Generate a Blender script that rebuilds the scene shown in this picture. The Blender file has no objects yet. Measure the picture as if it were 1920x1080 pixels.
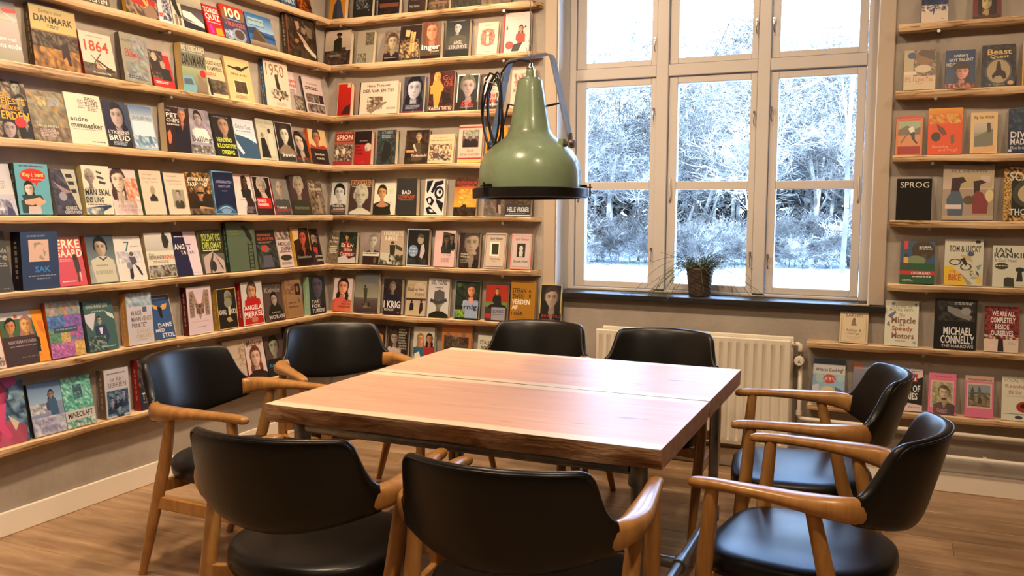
import bpy, math, random
from mathutils import Vector, Matrix
C = bpy.context.scene.collection
scene = bpy.context.scene
PI = math.pi

# ------------------------------------------------------------------ camera
cam_d = bpy.data.cameras.new('camera'); cam = bpy.data.objects.new('camera', cam_d); C.objects.link(cam)
cam_d.sensor_width = 36.0; cam_d.lens = 1642.3 / 1920 * 36.0; cam_d.clip_start = .05; cam_d.clip_end = 300
yaw, pitch, roll = math.radians(-23.5755), math.radians(4.9993), math.radians(.3791)
fw = Vector((math.sin(yaw)*math.cos(pitch), math.cos(yaw)*math.cos(pitch), -math.sin(pitch)))
r0 = Vector((math.cos(yaw), -math.sin(yaw), 0)); u0 = r0.cross(fw)
rr = math.cos(roll)*r0 + math.sin(roll)*u0; uu = -math.sin(roll)*r0 + math.cos(roll)*u0
cam.matrix_world = Matrix(((rr.x, uu.x, -fw.x, 3.447), (rr.y, uu.y, -fw.y, -4.865), (rr.z, uu.z, -fw.z, 1.4), (0, 0, 0, 1)))
scene.camera = cam

# ------------------------------------------------------------------ world, light, exposure
scene.view_settings.view_transform = 'Standard'; scene.view_settings.look = 'None'
scene.view_settings.exposure = 0.0; scene.view_settings.gamma = 1.0; scene.view_settings.use_curve_mapping = False
world = bpy.data.worlds.new('winter_sky'); scene.world = world; world.use_nodes = True
wn = world.node_tree; wn.nodes.clear()
bg = wn.nodes.new('ShaderNodeBackground'); wo = wn.nodes.new('ShaderNodeOutputWorld')
tc = wn.nodes.new('ShaderNodeTexCoord'); sx = wn.nodes.new('ShaderNodeSeparateXYZ'); cr = wn.nodes.new('ShaderNodeValToRGB')
cr.color_ramp.elements[0].position = .0; cr.color_ramp.elements[0].color = (.62, .80, 1.0, 1)
cr.color_ramp.elements[1].position = .6; cr.color_ramp.elements[1].color = (.28, .52, 1.0, 1)
wn.links.new(tc.outputs['Generated'], sx.inputs[0]); wn.links.new(sx.outputs['Z'], cr.inputs[0])
wn.links.new(cr.outputs[0], bg.inputs[0]); wn.links.new(bg.outputs[0], wo.inputs[0]); bg.inputs[1].default_value = 20.0
scene.cycles.max_bounces = 8; scene.cycles.diffuse_bounces = 4; scene.cycles.glossy_bounces = 4
scene.cycles.transparent_max_bounces = 12; scene.cycles.sample_clamp_indirect = 6.0
scene.cycles.use_denoising = True
scene.cycles.caustics_reflective = False; scene.cycles.caustics_refractive = False

def ceiling_spot(x, y, z, tx, ty, tz, power, size=.16, spread=150, col=(1.0, .73, .47)):
    l = bpy.data.lights.new('ceiling_spotlight', 'AREA'); l.shape = 'DISK'; l.size = size; l.energy = power; l.color = col
    l.spread = math.radians(spread)
    o = bpy.data.objects.new('ceiling_spotlight', l); C.objects.link(o); o.location = (x, y, z)
    o.rotation_euler = (Vector((tx, ty, tz)) - Vector((x, y, z))).to_track_quat('-Z', 'Y').to_euler()
for (x, y) in ((1.5, -.7), (1.5, -1.9), (1.5, -3.1), (1.5, -4.3)):
    ceiling_spot(x, y, 3.12, .0, y, 1.3, 17, spread=115)
for x, pw in ((.8, 15), (1.6, 13), (2.5, 10), (3.6, 7), (4.6, 7)):
    ceiling_spot(x, -1.6, 3.12, x, 0, 1.3, pw, spread=110)
for (x, y, pw) in ((2.0, -3.0, 32), (3.6, -3.4, 28), (2.6, -5.6, 9), (4.8, -5.2, 9)):
    ceiling_spot(x, y, 3.12, x, y, 0, pw)

# ------------------------------------------------------------------ helpers
def lin(c):
    return c/12.92 if c <= .04045 else ((c+.055)/1.055)**2.4
def hexc(s, k=1.0):
    v = [lin(int(ch, 16)/15) for ch in s]
    return (v[0]*k, v[1]*k, v[2]*k, 1)

class MB:
    """collects vertices and faces, built into ONE mesh object"""
    def __init__(s): s.v = []; s.f = []; s.c = []; s.smooth = []
    def face(s, pts, col=None):
        n = len(s.v); s.v += [tuple(p) for p in pts]; s.f.append(tuple(range(n, n+len(pts)))); s.c += [col]*len(pts); return s
    def box(s, x0, x1, y0, y1, z0, z1, col=None):
        n = len(s.v)
        s.v += [(x, y, z) for z in (z0, z1) for y in (y0, y1) for x in (x0, x1)]; s.c += [col]*8
        for q in ((0, 2, 3, 1), (4, 5, 7, 6), (0, 1, 5, 4), (2, 6, 7, 3), (0, 4, 6, 2), (1, 3, 7, 5)): s.f.append(tuple(n+i for i in q))
        return s
    def rings(s, rings, closed=False, cap=True):
        """loft equal-count rings"""
        n = len(s.v); m = len(rings[0])
        for r in rings: s.v += [tuple(p) for p in r]; s.c += [None]*m
        R = len(rings)
        for i in range(R if closed else R-1):
            a = n+i*m; b = n+((i+1) % R)*m
            for j in range(m): s.f.append((a+j, a+(j+1) % m, b+(j+1) % m, b+j))
        if cap and not closed:
            s.f.append(tuple(n+j for j in reversed(range(m)))); s.f.append(tuple(n+(R-1)*m+j for j in range(m)))
        return s
    def tube(s, pts, rad, m=10, closed=False, flat=1.0):
        pts = [Vector(p) for p in pts]; N = len(pts); rings = []
        up = Vector((0, 0, 1)); prev = None
        for i, p in enumerate(pts):
            if closed: t = pts[(i+1) % N]-pts[i-1]
            else: t = pts[min(i+1, N-1)]-pts[max(i-1, 0)]
            t.normalize()
            if prev is None:
                a = t.cross(up)
                if a.length < .05: a = t.cross(Vector((1, 0, 0)))
            else: a = prev - t*prev.dot(t)
            a.normalize(); prev = a; b = t.cross(a)
            r = rad[i] if isinstance(rad, (list, tuple)) else rad
            rings.append([p + a*(r*math.cos(2*PI*j/m)) + b*(r*flat*math.sin(2*PI*j/m)) for j in range(m)])
        return s.rings(rings, closed=closed)
    def lathe(s, prof, seg=32, cx=0, cy=0, closed=False):
        rings = [[(cx+r*math.cos(2*PI*j/seg), cy+r*math.sin(2*PI*j/seg), z) for j in range(seg)] for r, z in prof]
        return s.rings(rings, closed=closed, cap=not closed)
    def mesh(s, name, m, smooth=False, auto=None):
        me = bpy.data.meshes.new(name); me.from_pydata(s.v, [], s.f)
        if m: me.materials.append(m)
        if any(c is not None for c in s.c):
            a = me.color_attributes.new('Col', 'FLOAT_COLOR', 'POINT')
            flat = []
            for c in s.c: flat += list(c or (1, 1, 1, 1))
            a.data.foreach_set('color', flat)
        if smooth: me.polygons.foreach_set('use_smooth', [True]*len(me.polygons))
        me.update()
        if smooth and auto: me.set_sharp_from_angle(angle=math.radians(auto))
        return me
    def build(s, name, m, parent=None, smooth=False, auto=None, loc=None):
        o = bpy.data.objects.new(name, s.mesh(name, m, smooth, auto)); C.objects.link(o)
        if parent: o.parent = parent
        if loc: o.location = loc
        return o
def empty(name, loc=(0, 0, 0), rot=(0, 0, 0)):
    o = bpy.data.objects.new(name, None); o.empty_display_size = .1; C.objects.link(o); o.location = loc; o.rotation_euler = rot; return o
def tag(o, label=None, cat=None, group=None, kind=None):
    if label: o['label'] = label
    if cat: o['category'] = cat
    if group: o['group'] = group
    if kind: o['kind'] = kind
    return o
def bevel(o, w=.003, seg=2, ang=40):
    b = o.modifiers.new('bevel', 'BEVEL'); b.width = w; b.segments = seg; b.limit_method = 'ANGLE'; b.angle_limit = math.radians(ang); return o
def place(me, name, parent=None, loc=(0, 0, 0), rot=(0, 0, 0)):
    o = bpy.data.objects.new(name, me); C.objects.link(o); o.location = loc; o.rotation_euler = rot
    if parent: o.parent = parent
    return o

# ------------------------------------------------------------------ materials
def mat(name, col=(.5, .5, .5), rough=.5, metal=0, spec=.5, coat=0):
    m = bpy.data.materials.new(name); m.use_nodes = True; b = m.node_tree.nodes['Principled BSDF']
    b.inputs['Base Color'].default_value = (*col, 1); b.inputs['Roughness'].default_value = rough; b.inputs['Metallic'].default_value = metal
    b.inputs['Specular IOR Level'].default_value = spec; b.inputs['Coat Weight'].default_value = coat
    return m
def N(m, t, **kw):
    n = m.node_tree.nodes.new(t)
    for k, v in kw.items():
        if k in n.inputs: n.inputs[k].default_value = v
        else: setattr(n, k, v)
    return n
def L(m, a, b): m.node_tree.links.new(a, b)
def noise_col(m, stops, scale=(1, 1, 1), nscale=5, detail=6, rough=.6, coords='Object', distort=0, bump=0, bscale=None, rand=0.0):
    b = m.node_tree.nodes['Principled BSDF']
    tcn = N(m, 'ShaderNodeTexCoord'); mp = N(m, 'ShaderNodeMapping'); mp.inputs['Scale'].default_value = scale
    L(m, tcn.outputs[coords], mp.inputs[0])
    nz = N(m, 'ShaderNodeTexNoise'); nz.inputs['Scale'].default_value = nscale; nz.inputs['Detail'].default_value = detail
    nz.inputs['Roughness'].default_value = rough; nz.inputs['Distortion'].default_value = distort
    if rand:
        oi = N(m, 'ShaderNodeObjectInfo'); ml = N(m, 'ShaderNodeMath', operation='MULTIPLY'); ml.inputs[1].default_value = 37.0
        L(m, oi.outputs['Random'], ml.inputs[0]); nz.noise_dimensions = '4D'; L(m, ml.outputs[0], nz.inputs['W'])
    L(m, mp.outputs[0], nz.inputs['Vector'])
    rp = N(m, 'ShaderNodeValToRGB'); els = rp.color_ramp.elements
    while len(els) < len(stops): els.new(.5)
    for e, (p, c) in zip(els, stops): e.position = p; e.color = (*c, 1)
    L(m, nz.outputs['Fac'], rp.inputs[0])
    out = rp.outputs[0]
    if rand:
        hs = N(m, 'ShaderNodeHueSaturation'); mr = N(m, 'ShaderNodeMapRange'); mr.inputs['To Min'].default_value = 1-rand; mr.inputs['To Max'].default_value = 1+rand
        L(m, oi.outputs['Random'], mr.inputs['Value']); L(m, mr.outputs[0], hs.inputs['Value']); L(m, out, hs.inputs['Color']); out = hs.outputs[0]
    L(m, out, b.inputs['Base Color'])
    if bump:
        n2 = N(m, 'ShaderNodeTexNoise'); n2.inputs['Scale'].default_value = bscale or nscale*6; n2.inputs['Detail'].default_value = 4
        L(m, mp.outputs[0], n2.inputs['Vector'])
        bp = N(m, 'ShaderNodeBump'); bp.inputs['Strength'].default_value = bump; bp.inputs['Distance'].default_value = .004
        L(m, n2.outputs['Fac'], bp.inputs['Height']); L(m, bp.outputs[0], b.inputs['Normal'])
    return out, b, mp
M = {}
M['plaster'] = mat('limewashed_plaster', rough=.9, spec=.2)
noise_col(M['plaster'], [(.28, (.27, .235, .20)), (.5, (.35, .31, .27)), (.72, (.43, .385, .335))], nscale=2.2, detail=9, rough=.72, bump=.35, bscale=45)
M['ceiling'] = mat('white_ceiling', (.42, .40, .37), .9)
M['white'] = mat('white_painted_wood', (.55, .52, .50), .35)
M['casing'] = mat('beige_painted_casing', (.44, .36, .28), .5)
M['reveal'] = mat('white_window_reveal', (.82, .82, .80), .5)
M['skirt'] = mat('cream_skirting_paint', (.80, .74, .65), .4)
M['radiator'] = mat('cream_radiator_enamel', (.72, .66, .55), .3)
M['sill'] = mat('black_slate_sill', (.010, .010, .012), .48)
M['pine'] = mat('pine_board', rough=.5)
o_, b_, mp_ = noise_col(M['pine'], [(.27, (.38, .22, .10)), (.38, (.62, .42, .23)), (.6, (.76, .55, .33)), (.8, (.82, .64, .42))], scale=(1, 1, 1), nscale=3, detail=5, coords='Object', distort=.6, bump=.15, rand=.06)
mp_.inputs['Scale'].default_value = (1.1, 12, 12)
M['pine_live'] = mat('live_edge_pine', rough=.55)
o_, b_, mp_ = noise_col(M['pine_live'], [(.33, (.14, .07, .03)), (.40, (.42, .25, .12)), (.46, (.66, .46, .26)), (.75, (.80, .61, .40))], nscale=2.6, detail=5, distort=.8, bump=.3, rand=.10)
mp_.inputs['Scale'].default_value = (2.2, 9, 26)
M['bark'] = mat('brown_bark_edge', rough=.8)
noise_col(M['bark'], [(.35, (.10, .05, .02)), (.55, (.24, .12, .05)), (.75, (.45, .28, .14))], scale=(2.5, 10, 10), nscale=3, bump=.6)
M['oak'] = mat('oiled_oak', rough=.32, spec=.5, coat=.15)
o_, b_, mp_ = noise_col(M['oak'], [(.3, (.30, .135, .035)), (.55, (.44, .215, .062)), (.8, (.54, .29, .095))], scale=(14, 14, 2), nscale=2.4, detail=5, distort=.4, rand=.08)
M['leather'] = mat('black_leather', rough=.33, spec=.38)
noise_col(M['leather'], [(.3, (.004, .004, .004)), (.7, (.008, .0075, .007))], nscale=9, bump=.012, bscale=300)
M['steel'] = mat('galvanised_pipe', rough=.38, metal=.9)
noise_col(M['steel'], [(.3, (.20, .20, .20)), (.7, (.38, .38, .37))], nscale=12)
M['chrome'] = mat('polished_metal', (.62, .60, .57), .22, 1)
M['pin'] = mat('steel_pin', (.6, .57, .52), .3, 1)
M['green'] = mat('green_enamel', rough=.26, spec=.5, coat=.35)
noise_col(M['green'], [(.30, (.20, .25, .14)), (.5, (.27, .37, .225)), (.75, (.30, .41, .26))], nscale=6, detail=7, bump=.12, bscale=30)
M['strap'] = mat('grey_bracket_metal', (.26, .255, .24), .5, .25)
noise_col(M['strap'], [(.3, (.22, .22, .21)), (.7, (.36, .35, .33))], nscale=15)
M['black'] = mat('black_rubber', (.012, .012, .012), .45)
M['rim'] = mat('black_iron_rim', (.014, .013, .012), .4, .3)
M['brass'] = mat('worn_brass', (.20, .15, .10), .45, .9)
M['page'] = mat('cream_page_edges', rough=.9, spec=.1)
noise_col(M['page'], [(.35, (.55, .45, .30)), (.65, (.72, .63, .47))], scale=(1, 60, 1), nscale=8)
M['snow'] = mat('snow', (.85, .87, .9), .8)
noise_col(M['snow'], [(.35, (.74, .79, .86)), (.65, (.88, .89, .9))], nscale=.4, bump=.6, bscale=2)
M['frost'] = mat('frosted_twigs', rough=.9)
noise_col(M['frost'], [(.36, (.07, .055, .042)), (.5, (.21, .175, .14)), (.60, (.72, .65, .55))], nscale=.9, detail=5, rand=.25)
M['twig'] = mat('dark_twigs', rough=.95)
noise_col(M['twig'], [(.36, (.055, .042, .032)), (.52, (.15, .125, .10)), (.66, (.56, .51, .44))], nscale=.8, detail=5, rand=.3)
M['pot'] = mat('dark_wicker', rough=.5)
noise_col(M['pot'], [(.35, (.02, .015, .011)), (.65, (.075, .052, .036))], nscale=30)
M['soil'] = mat('potting_soil', (.03, .02, .012), .95)
M['leaf'] = mat('fine_green_leaves', rough=.6)
noise_col(M['leaf'], [(.3, (.035, .055, .012)), (.5, (.07, .10, .025)), (.7, (.20, .18, .06))], nscale=22)
M['chalk'] = mat('chalkboard_black', (.010, .009, .008), .75, 0, .15)
M['bulb'] = mat('frosted_bulb', (.6, .58, .52), .4)
M['inner'] = mat('white_reflector', (.7, .68, .62), .4)
# glass: clear pane with mirror reflection
g = bpy.data.materials.new('window_glass'); g.use_nodes = True; nt = g.node_tree; nt.nodes.clear()
tr = nt.nodes.new('ShaderNodeBsdfTransparent'); tr.inputs[0].default_value = (.95, .97, .98, 1); gl = nt.nodes.new('ShaderNodeBsdfGlossy'); gl.inputs['Roughness'].default_value = .03
fr = nt.nodes.new('ShaderNodeFresnel'); fr.inputs[0].default_value = 1.5; mx = nt.nodes.new('ShaderNodeMixShader'); ou = nt.nodes.new('ShaderNodeOutputMaterial')
nt.links.new(fr.outputs[0], mx.inputs[0]); nt.links.new(tr.outputs[0], mx.inputs[1]); nt.links.new(gl.outputs[0], mx.inputs[2]); nt.links.new(mx.outputs[0], ou.inputs[0]); M['glass'] = g
# printed covers: colours carried by the print itself
def printmat(name, rough, coat):
    m = mat(name, rough=rough, coat=coat, spec=.28); b = m.node_tree.nodes['Principled BSDF']
    a = N(m, 'ShaderNodeVertexColor', layer_name='Col'); L(m, a.outputs[0], b.inputs['Base Color']); b.inputs['Coat Roughness'].default_value = .25; return m
M['print'] = printmat('printed_cover', .45, .04); M['ink'] = printmat('printed_lettering', .5, .08)
# table slab: salmon heartwood with pale sapwood bands along both long edges
m = mat('redwood_slab', rough=.42, spec=.4); M['slab'] = m; b = m.node_tree.nodes['Principled BSDF']
tcn = N(m, 'ShaderNodeTexCoord'); mp = N(m, 'ShaderNodeMapping'); mp.inputs['Scale'].default_value = (1.0, 9, 9); L(m, tcn.outputs['Object'], mp.inputs[0])
nz = N(m, 'ShaderNodeTexNoise'); nz.inputs['Scale'].default_value = 2.2; nz.inputs['Detail'].default_value = 7; nz.inputs['Distortion'].default_value = 1.2; L(m, mp.outputs[0], nz.inputs['Vector'])
rp = N(m, 'ShaderNodeValToRGB'); e = rp.color_ramp.elements
e.new(.5); e.new(.5)
for q, (p, c) in zip(e, [(.25, (.70, .36, .20)), (.42, (.78, .43, .25)), (.62, (.82, .48, .29)), (.8, (.85, .53, .34))]): q.position = p; q.color = (*c, 1)
L(m, nz.outputs['Fac'], rp.inputs[0])
sp = N(m, 'ShaderNodeSeparateXYZ'); L(m, tcn.outputs['Object'], sp.inputs[0])
ab = N(m, 'ShaderNodeMath', operation='ABSOLUTE'); L(m, sp.outputs['Y'], ab.inputs[0])
nz2 = N(m, 'ShaderNodeTexNoise'); nz2.inputs['Scale'].default_value = 2.5; L(m, tcn.outputs['Object'], nz2.inputs['Vector'])
ma = N(m, 'ShaderNodeMath', operation='MULTIPLY_ADD'); ma.inputs[1].default_value = .035; L(m, nz2.outputs['Fac'], ma.inputs[0]); L(m, ab.outputs[0], ma.inputs[2])
mr = N(m, 'ShaderNodeMapRange'); mr.inputs['From Min'].default_value = .300; mr.inputs['From Max'].default_value = .312; L(m, ma.outputs[0], mr.inputs['Value'])
mixc = N(m, 'ShaderNodeMix', data_type='RGBA'); mixc.inputs[7].default_value = (.88, .68, .43, 1)
L(m, mr.outputs[0], mixc.inputs[0]); L(m, rp.outputs[0], mixc.inputs[6])
# dark knots and streaks
mp3 = N(m, 'ShaderNodeMapping'); mp3.inputs['Scale'].default_value = (1.5, 9, 1.5); L(m, tcn.outputs['Object'], mp3.inputs[0])
nz3 = N(m, 'ShaderNodeTexNoise'); nz3.inputs['Scale'].default_value = 1.9; nz3.inputs['Detail'].default_value = 3; L(m, mp3.outputs[0], nz3.inputs['Vector'])
mr3 = N(m, 'ShaderNodeMapRange'); mr3.inputs['From Min'].default_value = .66; mr3.inputs['From Max'].default_value = .74; mr3.inputs['To Max'].default_value = .75; L(m, nz3.outputs['Fac'], mr3.inputs['Value'])
mx3 = N(m, 'ShaderNodeMix', data_type='RGBA'); mx3.inputs[7].default_value = (.20, .085, .07, 1); L(m, mr3.outputs[0], mx3.inputs[0]); L(m, mixc.outputs[2], mx3.inputs[6])
L(m, mx3.outputs[2], b.inputs['Base Color'])
M['slabedge'] = mat('rough_live_edge', rough=.6)
noise_col(M['slabedge'], [(.32, (.16, .065, .025)), (.46, (.32, .16, .075)), (.55, (.46, .29, .17)), (.75, (.60, .40, .26))], scale=(2.2, 8, 9), nscale=2.2, detail=6, distort=1.2, bump=.6, bscale=14)
M['slabend'] = mat('sawn_end_grain', rough=.6)
noise_col(M['slabend'], [(.3, (.34, .17, .10)), (.5, (.46, .25, .155)), (.7, (.56, .33, .21))], scale=(1, 4, 14), nscale=4, detail=6, distort=.5, bump=.2)
# floor planks
m = mat('oak_laminate', rough=.34, spec=.45); M['plank'] = m
noise_col(m, [(.30, (.19, .11, .058)), (.44, (.30, .185, .10)), (.58, (.40, .26, .15)), (.72, (.52, .36, .22))], scale=(1.3, 9, 1), nscale=1.6, detail=7, rough=.62, distort=.35, rand=.12)

# ------------------------------------------------------------------ room shell
def structure(name, mb, m, parent=None, **kw):
    o = mb.build(name, m, parent, **kw)
    if not parent: o['kind'] = 'structure'
    return o
X1, Y1, ZC = 7.0, -8.0, 3.2
WX0, WX1, WZ0, WZ1 = 1.60, 3.34, .905, 3.02            # window opening
wb = MB()
wb.box(-.3, WX0, 0, .34, -.2, ZC); wb.box(WX1, X1+.3, 0, .34, -.2, ZC); wb.box(WX0, WX1, 0, .34, -.2, .8975); wb.box(WX0, WX1, 0, .34, WZ1, ZC)
structure('wall_back', wb, M['plaster'])
structure('wall_left', MB().box(-.3, 0, Y1-.3, 0, -.2, ZC), M['plaster'])
structure('wall_right', MB().box(X1, X1+.3, Y1-.3, 0, -.2, ZC), M['plaster'])
structure('wall_front', MB().box(0, X1, Y1-.3, Y1, -.2, ZC), M['plaster'])
structure('ceiling', MB().box(-.3, X1+.3, Y1-.3, .34, ZC, ZC+.2), M['ceiling'])
floor = structure('floor', MB().box(0, X1, Y1, 0, -.1, -.009), M['soil'])
random.seed(5)
plank_me = {}
for ln in (1.86, .93, 1.3):
    pm = MB(); w = .186; t = .008; c = .0018
    pm.v = [(0, 0, -t), (ln, 0, -t), (ln, w, -t), (0, w, -t), (0, 0, -c), (ln, 0, -c), (ln, w, -c), (0, w, -c), (c, c, 0), (ln-c, c, 0), (ln-c, w-c, 0), (c, w-c, 0)]
    pm.f = [(0, 1, 5, 4), (1, 2, 6, 5), (2, 3, 7, 6), (3, 0, 4, 7), (4, 5, 9, 8), (5, 6, 10, 9), (6, 7, 11, 10), (7, 4, 8, 11), (8, 9, 10, 11)]
    pm.c = [None]*12; plank_me[ln] = pm.mesh('plank', M['plank'])
yy = -.002
while yy > Y1+.19:
    yy -= .187; x = random.choice((0.0, -.6, -1.1, -.3, -1.5))+.0
    while x < X1:
        ln = 1.86
        if x < 0: x0 = x
        if x < 0:                                            # cut piece against the wall
            rest = x+1.86; ln = .93 if rest < 1.1 else 1.3
            place(plank_me[ln], 'plank', floor, (0.002, yy, 0)); x = ln+.002; continue
        if x+ln > X1: ln = 1.3 if x+1.3 <= X1 else .93
        if x+ln > X1+.01: break
        place(plank_me[ln], 'plank', floor, (x+.002, yy, 0)); x += ln+.001

def board(name, x0, x1, y0, y1, z0, z1, m, bw=.004):
    o = structure(name, MB().box(x0, x1, y0, y1, z0, z1), m); bevel(o, bw); return o
board('baseboard_left', 0, .016, Y1, -.016, 0, .105, M['skirt'])
board('baseboard_back', .0, X1, -.016, 0, 0, .100, M['skirt'])
board('baseboard_right', X1-.016, X1, Y1, -.016, 0, .10, M['skirt'])
board('baseboard_front', .016, X1-.016, Y1, Y1+.016, 0, .10, M['skirt'])
# window casing and reveals
board('trim_1', 1.530, WX0+.004, -.014, .0, WZ0+.026, WZ1+.07, M['casing'])
board('trim_2', WX1-.006, 3.408, -.014, .0, WZ0+.026, WZ1+.07, M['casing'])
board('trim_3', WX0+.004, WX1-.006, -.014, .0, WZ1, WZ1+.07, M['casing'])
structure('trim_4', MB().box(WX0, WX0+.0115, 0, .30, .9305, WZ1), M['reveal'])
structure('trim_5', MB().box(WX1-.0115, WX1, 0, .30, .9305, WZ1), M['reveal'])
structure('trim_6', MB().box(WX0+.012, WX1-.012, 0, .30, WZ1-.0115, WZ1), M['reveal'])
sill = structure('windowsill', MB().rings([[(1.602, 0.0005, z), (1.668, 0.0005, z), (1.668, -.045, z), (3.418, -.045, z), (3.418, -.001, z), (3.338, -.001, z), (3.338, .30, z), (1.602, .30, z)] for z in (.898, .930)]), M['sill']); bevel(sill, .003)

# ------------------------------------------------------------------ window
win = empty('window_1', (0, .2, 0)); win['kind'] = 'structure'
FX0, FX1 = 1.612, 3.328
fr_ = MB()
fr_.box(FX0, 1.652, -.012, .09, .93, WZ1-.012).box(3.276, FX1, -.012, .09, .93, WZ1-.012)
fr_.box(1.652, 3.276, -.012, .09, .93, .947).box(1.652, 3.276, -.012, .09, WZ1-.05, WZ1-.012)
bevel(fr_.build('frame', M['white'], win), .004)
ml = MB().box(2.146, 2.216, -.022, .09, .947, WZ1-.05); bevel(ml.build('mullion', M['white'], win), .005)
ml = MB().box(2.716, 2.783, -.022, .09, .947, WZ1-.05); bevel(ml.build('mullion', M['white'], win), .005)
for a, b in ((1.652, 2.146), (2.216, 2.716), (2.783, 3.276)):
    t = MB().box(a, b, -.018, .09, 2.180, 2.246); bevel(t.build('transom', M['white'], win), .005)
def sash(x0, x1, z0, z1, gx0, gx1, gz0, gz1, bar=None):
    s = MB().box(x0, gx0, 0, .055, z0, z1).box(gx1, x1, 0, .055, z0, z1).box(gx0, gx1, 0, .055, z0, gz0).box(gx0, gx1, 0, .055, gz1, z1)
    so = s.build('sash', M['white'], win); bevel(so, .003)
    zs = [gz0, gz1]
    if bar:
        bo = MB().box(gx0, gx1, .002, .05, bar[0], bar[1]).build('glazing_bar', M['white'], so); bevel(bo, .003); zs = [gz0, bar[0], bar[1], gz1]
    for k in range(0, len(zs), 2):
        MB().box(gx0-.002, gx1+.002, .024, .028, zs[k]-.002, zs[k+1]+.002).build('pane', M['glass'], so)
    return so
SX = ((1.656, 2.143, 1.713, 2.111), (2.219, 2.713, 2.268, 2.678), (2.786, 3.273, 2.828, 3.230))
for a, b, c, d in SX:
    sash(a, b, .950, 2.177, c, d, .985, 2.138, (1.533, 1.579))
    sash(a, b, 2.249, WZ1-.052, c, d, 2.282, WZ1-.10)
def stay(x, z, s=1):
    q = MB().tube([(x, -.026, z+.02), (x, -.034, z+.012), (x, -.036, z-.03), (x+.004*s, -.03, z-.05)], .0035, 6)
    q.box(x-.006, x+.006, -.028, -.02, z+.008, z+.032); return q
for x, z in ((2.136, 1.97), (2.136, 1.16), (2.704, 1.93), (2.704, 1.15), (2.800, 1.14), (2.136, 2.37), (2.704, 2.43), (2.795, 2.43), (2.795, 1.95)):
    stay(x, z).build('window_hook', M['chrome'], win, smooth=True, auto=40)
for x, z in ((2.236, 1.50), (1.672, 1.50), (3.255, 1.50)):
    MB().tube([(x, -.004, z+.10), (x, -.012, z+.06), (x+.006, -.012, z), (x, -.004, z-.04)], .005, 6).build('window_hinge', M['white'], win, smooth=True)

# ------------------------------------------------------------------ outside
gmb = MB(); random.seed(3); nx, ny = 40, 30
def gz(x, y): return -.34 + .05*math.sin(x*.35)+.04*math.sin(y*.6+x*.2) + .004*(x+6)*-1*(-1 if x < -6 else 1)*0
for j in range(ny+1):
    for i in range(nx+1):
        x = -45+i*2.25; y = .45+j*2.2; gmb.v.append((x, y, gz(x, y))); gmb.c.append(None)
for j in range(ny):
    for i in range(nx): a = j*(nx+1)+i; gmb.f.append((a, a+1, a+nx+2, a+nx+1))
lawn = gmb.build('snowy_lawn', M['snow'], smooth=True); lawn['kind'] = 'structure'

def tree_mesh(seed, height, bushy, m, tname, maxseg=2600, r0=.07):
    """bare branching tree: recursive tapering tubes of three sides"""
    rnd = random.Random(seed); mb = MB(); tk = MB(); cnt = [0]
    def seg(mbx, p, q, ra, rb):
        d = (q-p).normalized(); a = d.cross(Vector((.3, .5, .8))).normalized(); b = d.cross(a); n = len(mbx.v)
        for pt, r in ((p, ra), (q, rb)):
            for k in range(3): mbx.v.append(tuple(pt+a*(r*math.cos(2.1*k))+b*(r*math.sin(2.1*k)))); mbx.c.append(None)
        for k in range(3): mbx.f.append((n+k, n+(k+1) % 3, n+3+(k+1) % 3, n+3+k))
    def grow(p, d, ln, r, lev):
        if cnt[0] > maxseg or r < .0035: return
        steps = 4 if lev < 2 else 3; mbx = tk if lev == 0 else mb
        for k in range(steps):
            d = (d+Vector((rnd.gauss(0, .14), rnd.gauss(0, .14), rnd.gauss(.03, .09)))).normalized()
            q = p+d*(ln/steps); r2 = r*.88; seg(mbx, p, q, r, r2); cnt[0] += 1; p = q; r = r2
            if lev < 5 and (k > 0 or lev > 0):
                for _ in range(bushy if lev < 3 else 2):
                    if rnd.random() < (.8 if lev < 4 else .45):
                        side = Vector((rnd.gauss(0, 1), rnd.gauss(0, 1), rnd.gauss(.15, .5))).normalized()
                        grow(p, (d*.55+side*.8).normalized(), ln*rnd.uniform(.5, .75), max(r*rnd.uniform(.42, .62), .0085), lev+1)
    n = 1 if bushy < 3 else 4
    for s_ in range(n):
        dd = Vector((rnd.gauss(0, .05 if n == 1 else .3), rnd.gauss(0, .05 if n == 1 else .2), 1)).normalized()
        cnt[0] = 0; sv = maxseg; grow(Vector((rnd.gauss(0, .02 if n == 1 else .25), 0, -.1)), dd, height*.62, r0*(1 if n == 1 else .45), 0)
    return tk.mesh('trunk', m), mb.mesh('branches', m)
variants = [tree_mesh(11, 9.0, 2, M['frost'], 'a', 5200, .11), tree_mesh(12, 7.2, 2, M['twig'], 'b', 5200, .09), tree_mesh(13, 3.2, 3, M['frost'], 'c', 1600, .06),
            tree_mesh(14, 7.6, 2, M['twig'], 'd', 5200, .10), tree_mesh(15, 3.8, 3, M['twig'], 'e', 1700, .05), tree_mesh(16, 8.0, 2, M['frost'], 'f', 5200, .09)]
random.seed(8)
def tree(v, x, y, s, rz, name, label, cat, group, thin=1.0):
    t = empty(name, (x, y, gz(x, y)-(.75*s if v in (2, 4) else 0)), (0, 0, rz)); t.scale = (s*thin, s*thin, s); tag(t, label, cat, group)
    place(variants[v][0], 'trunk', t); place(variants[v][1], 'branches', t)
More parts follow.
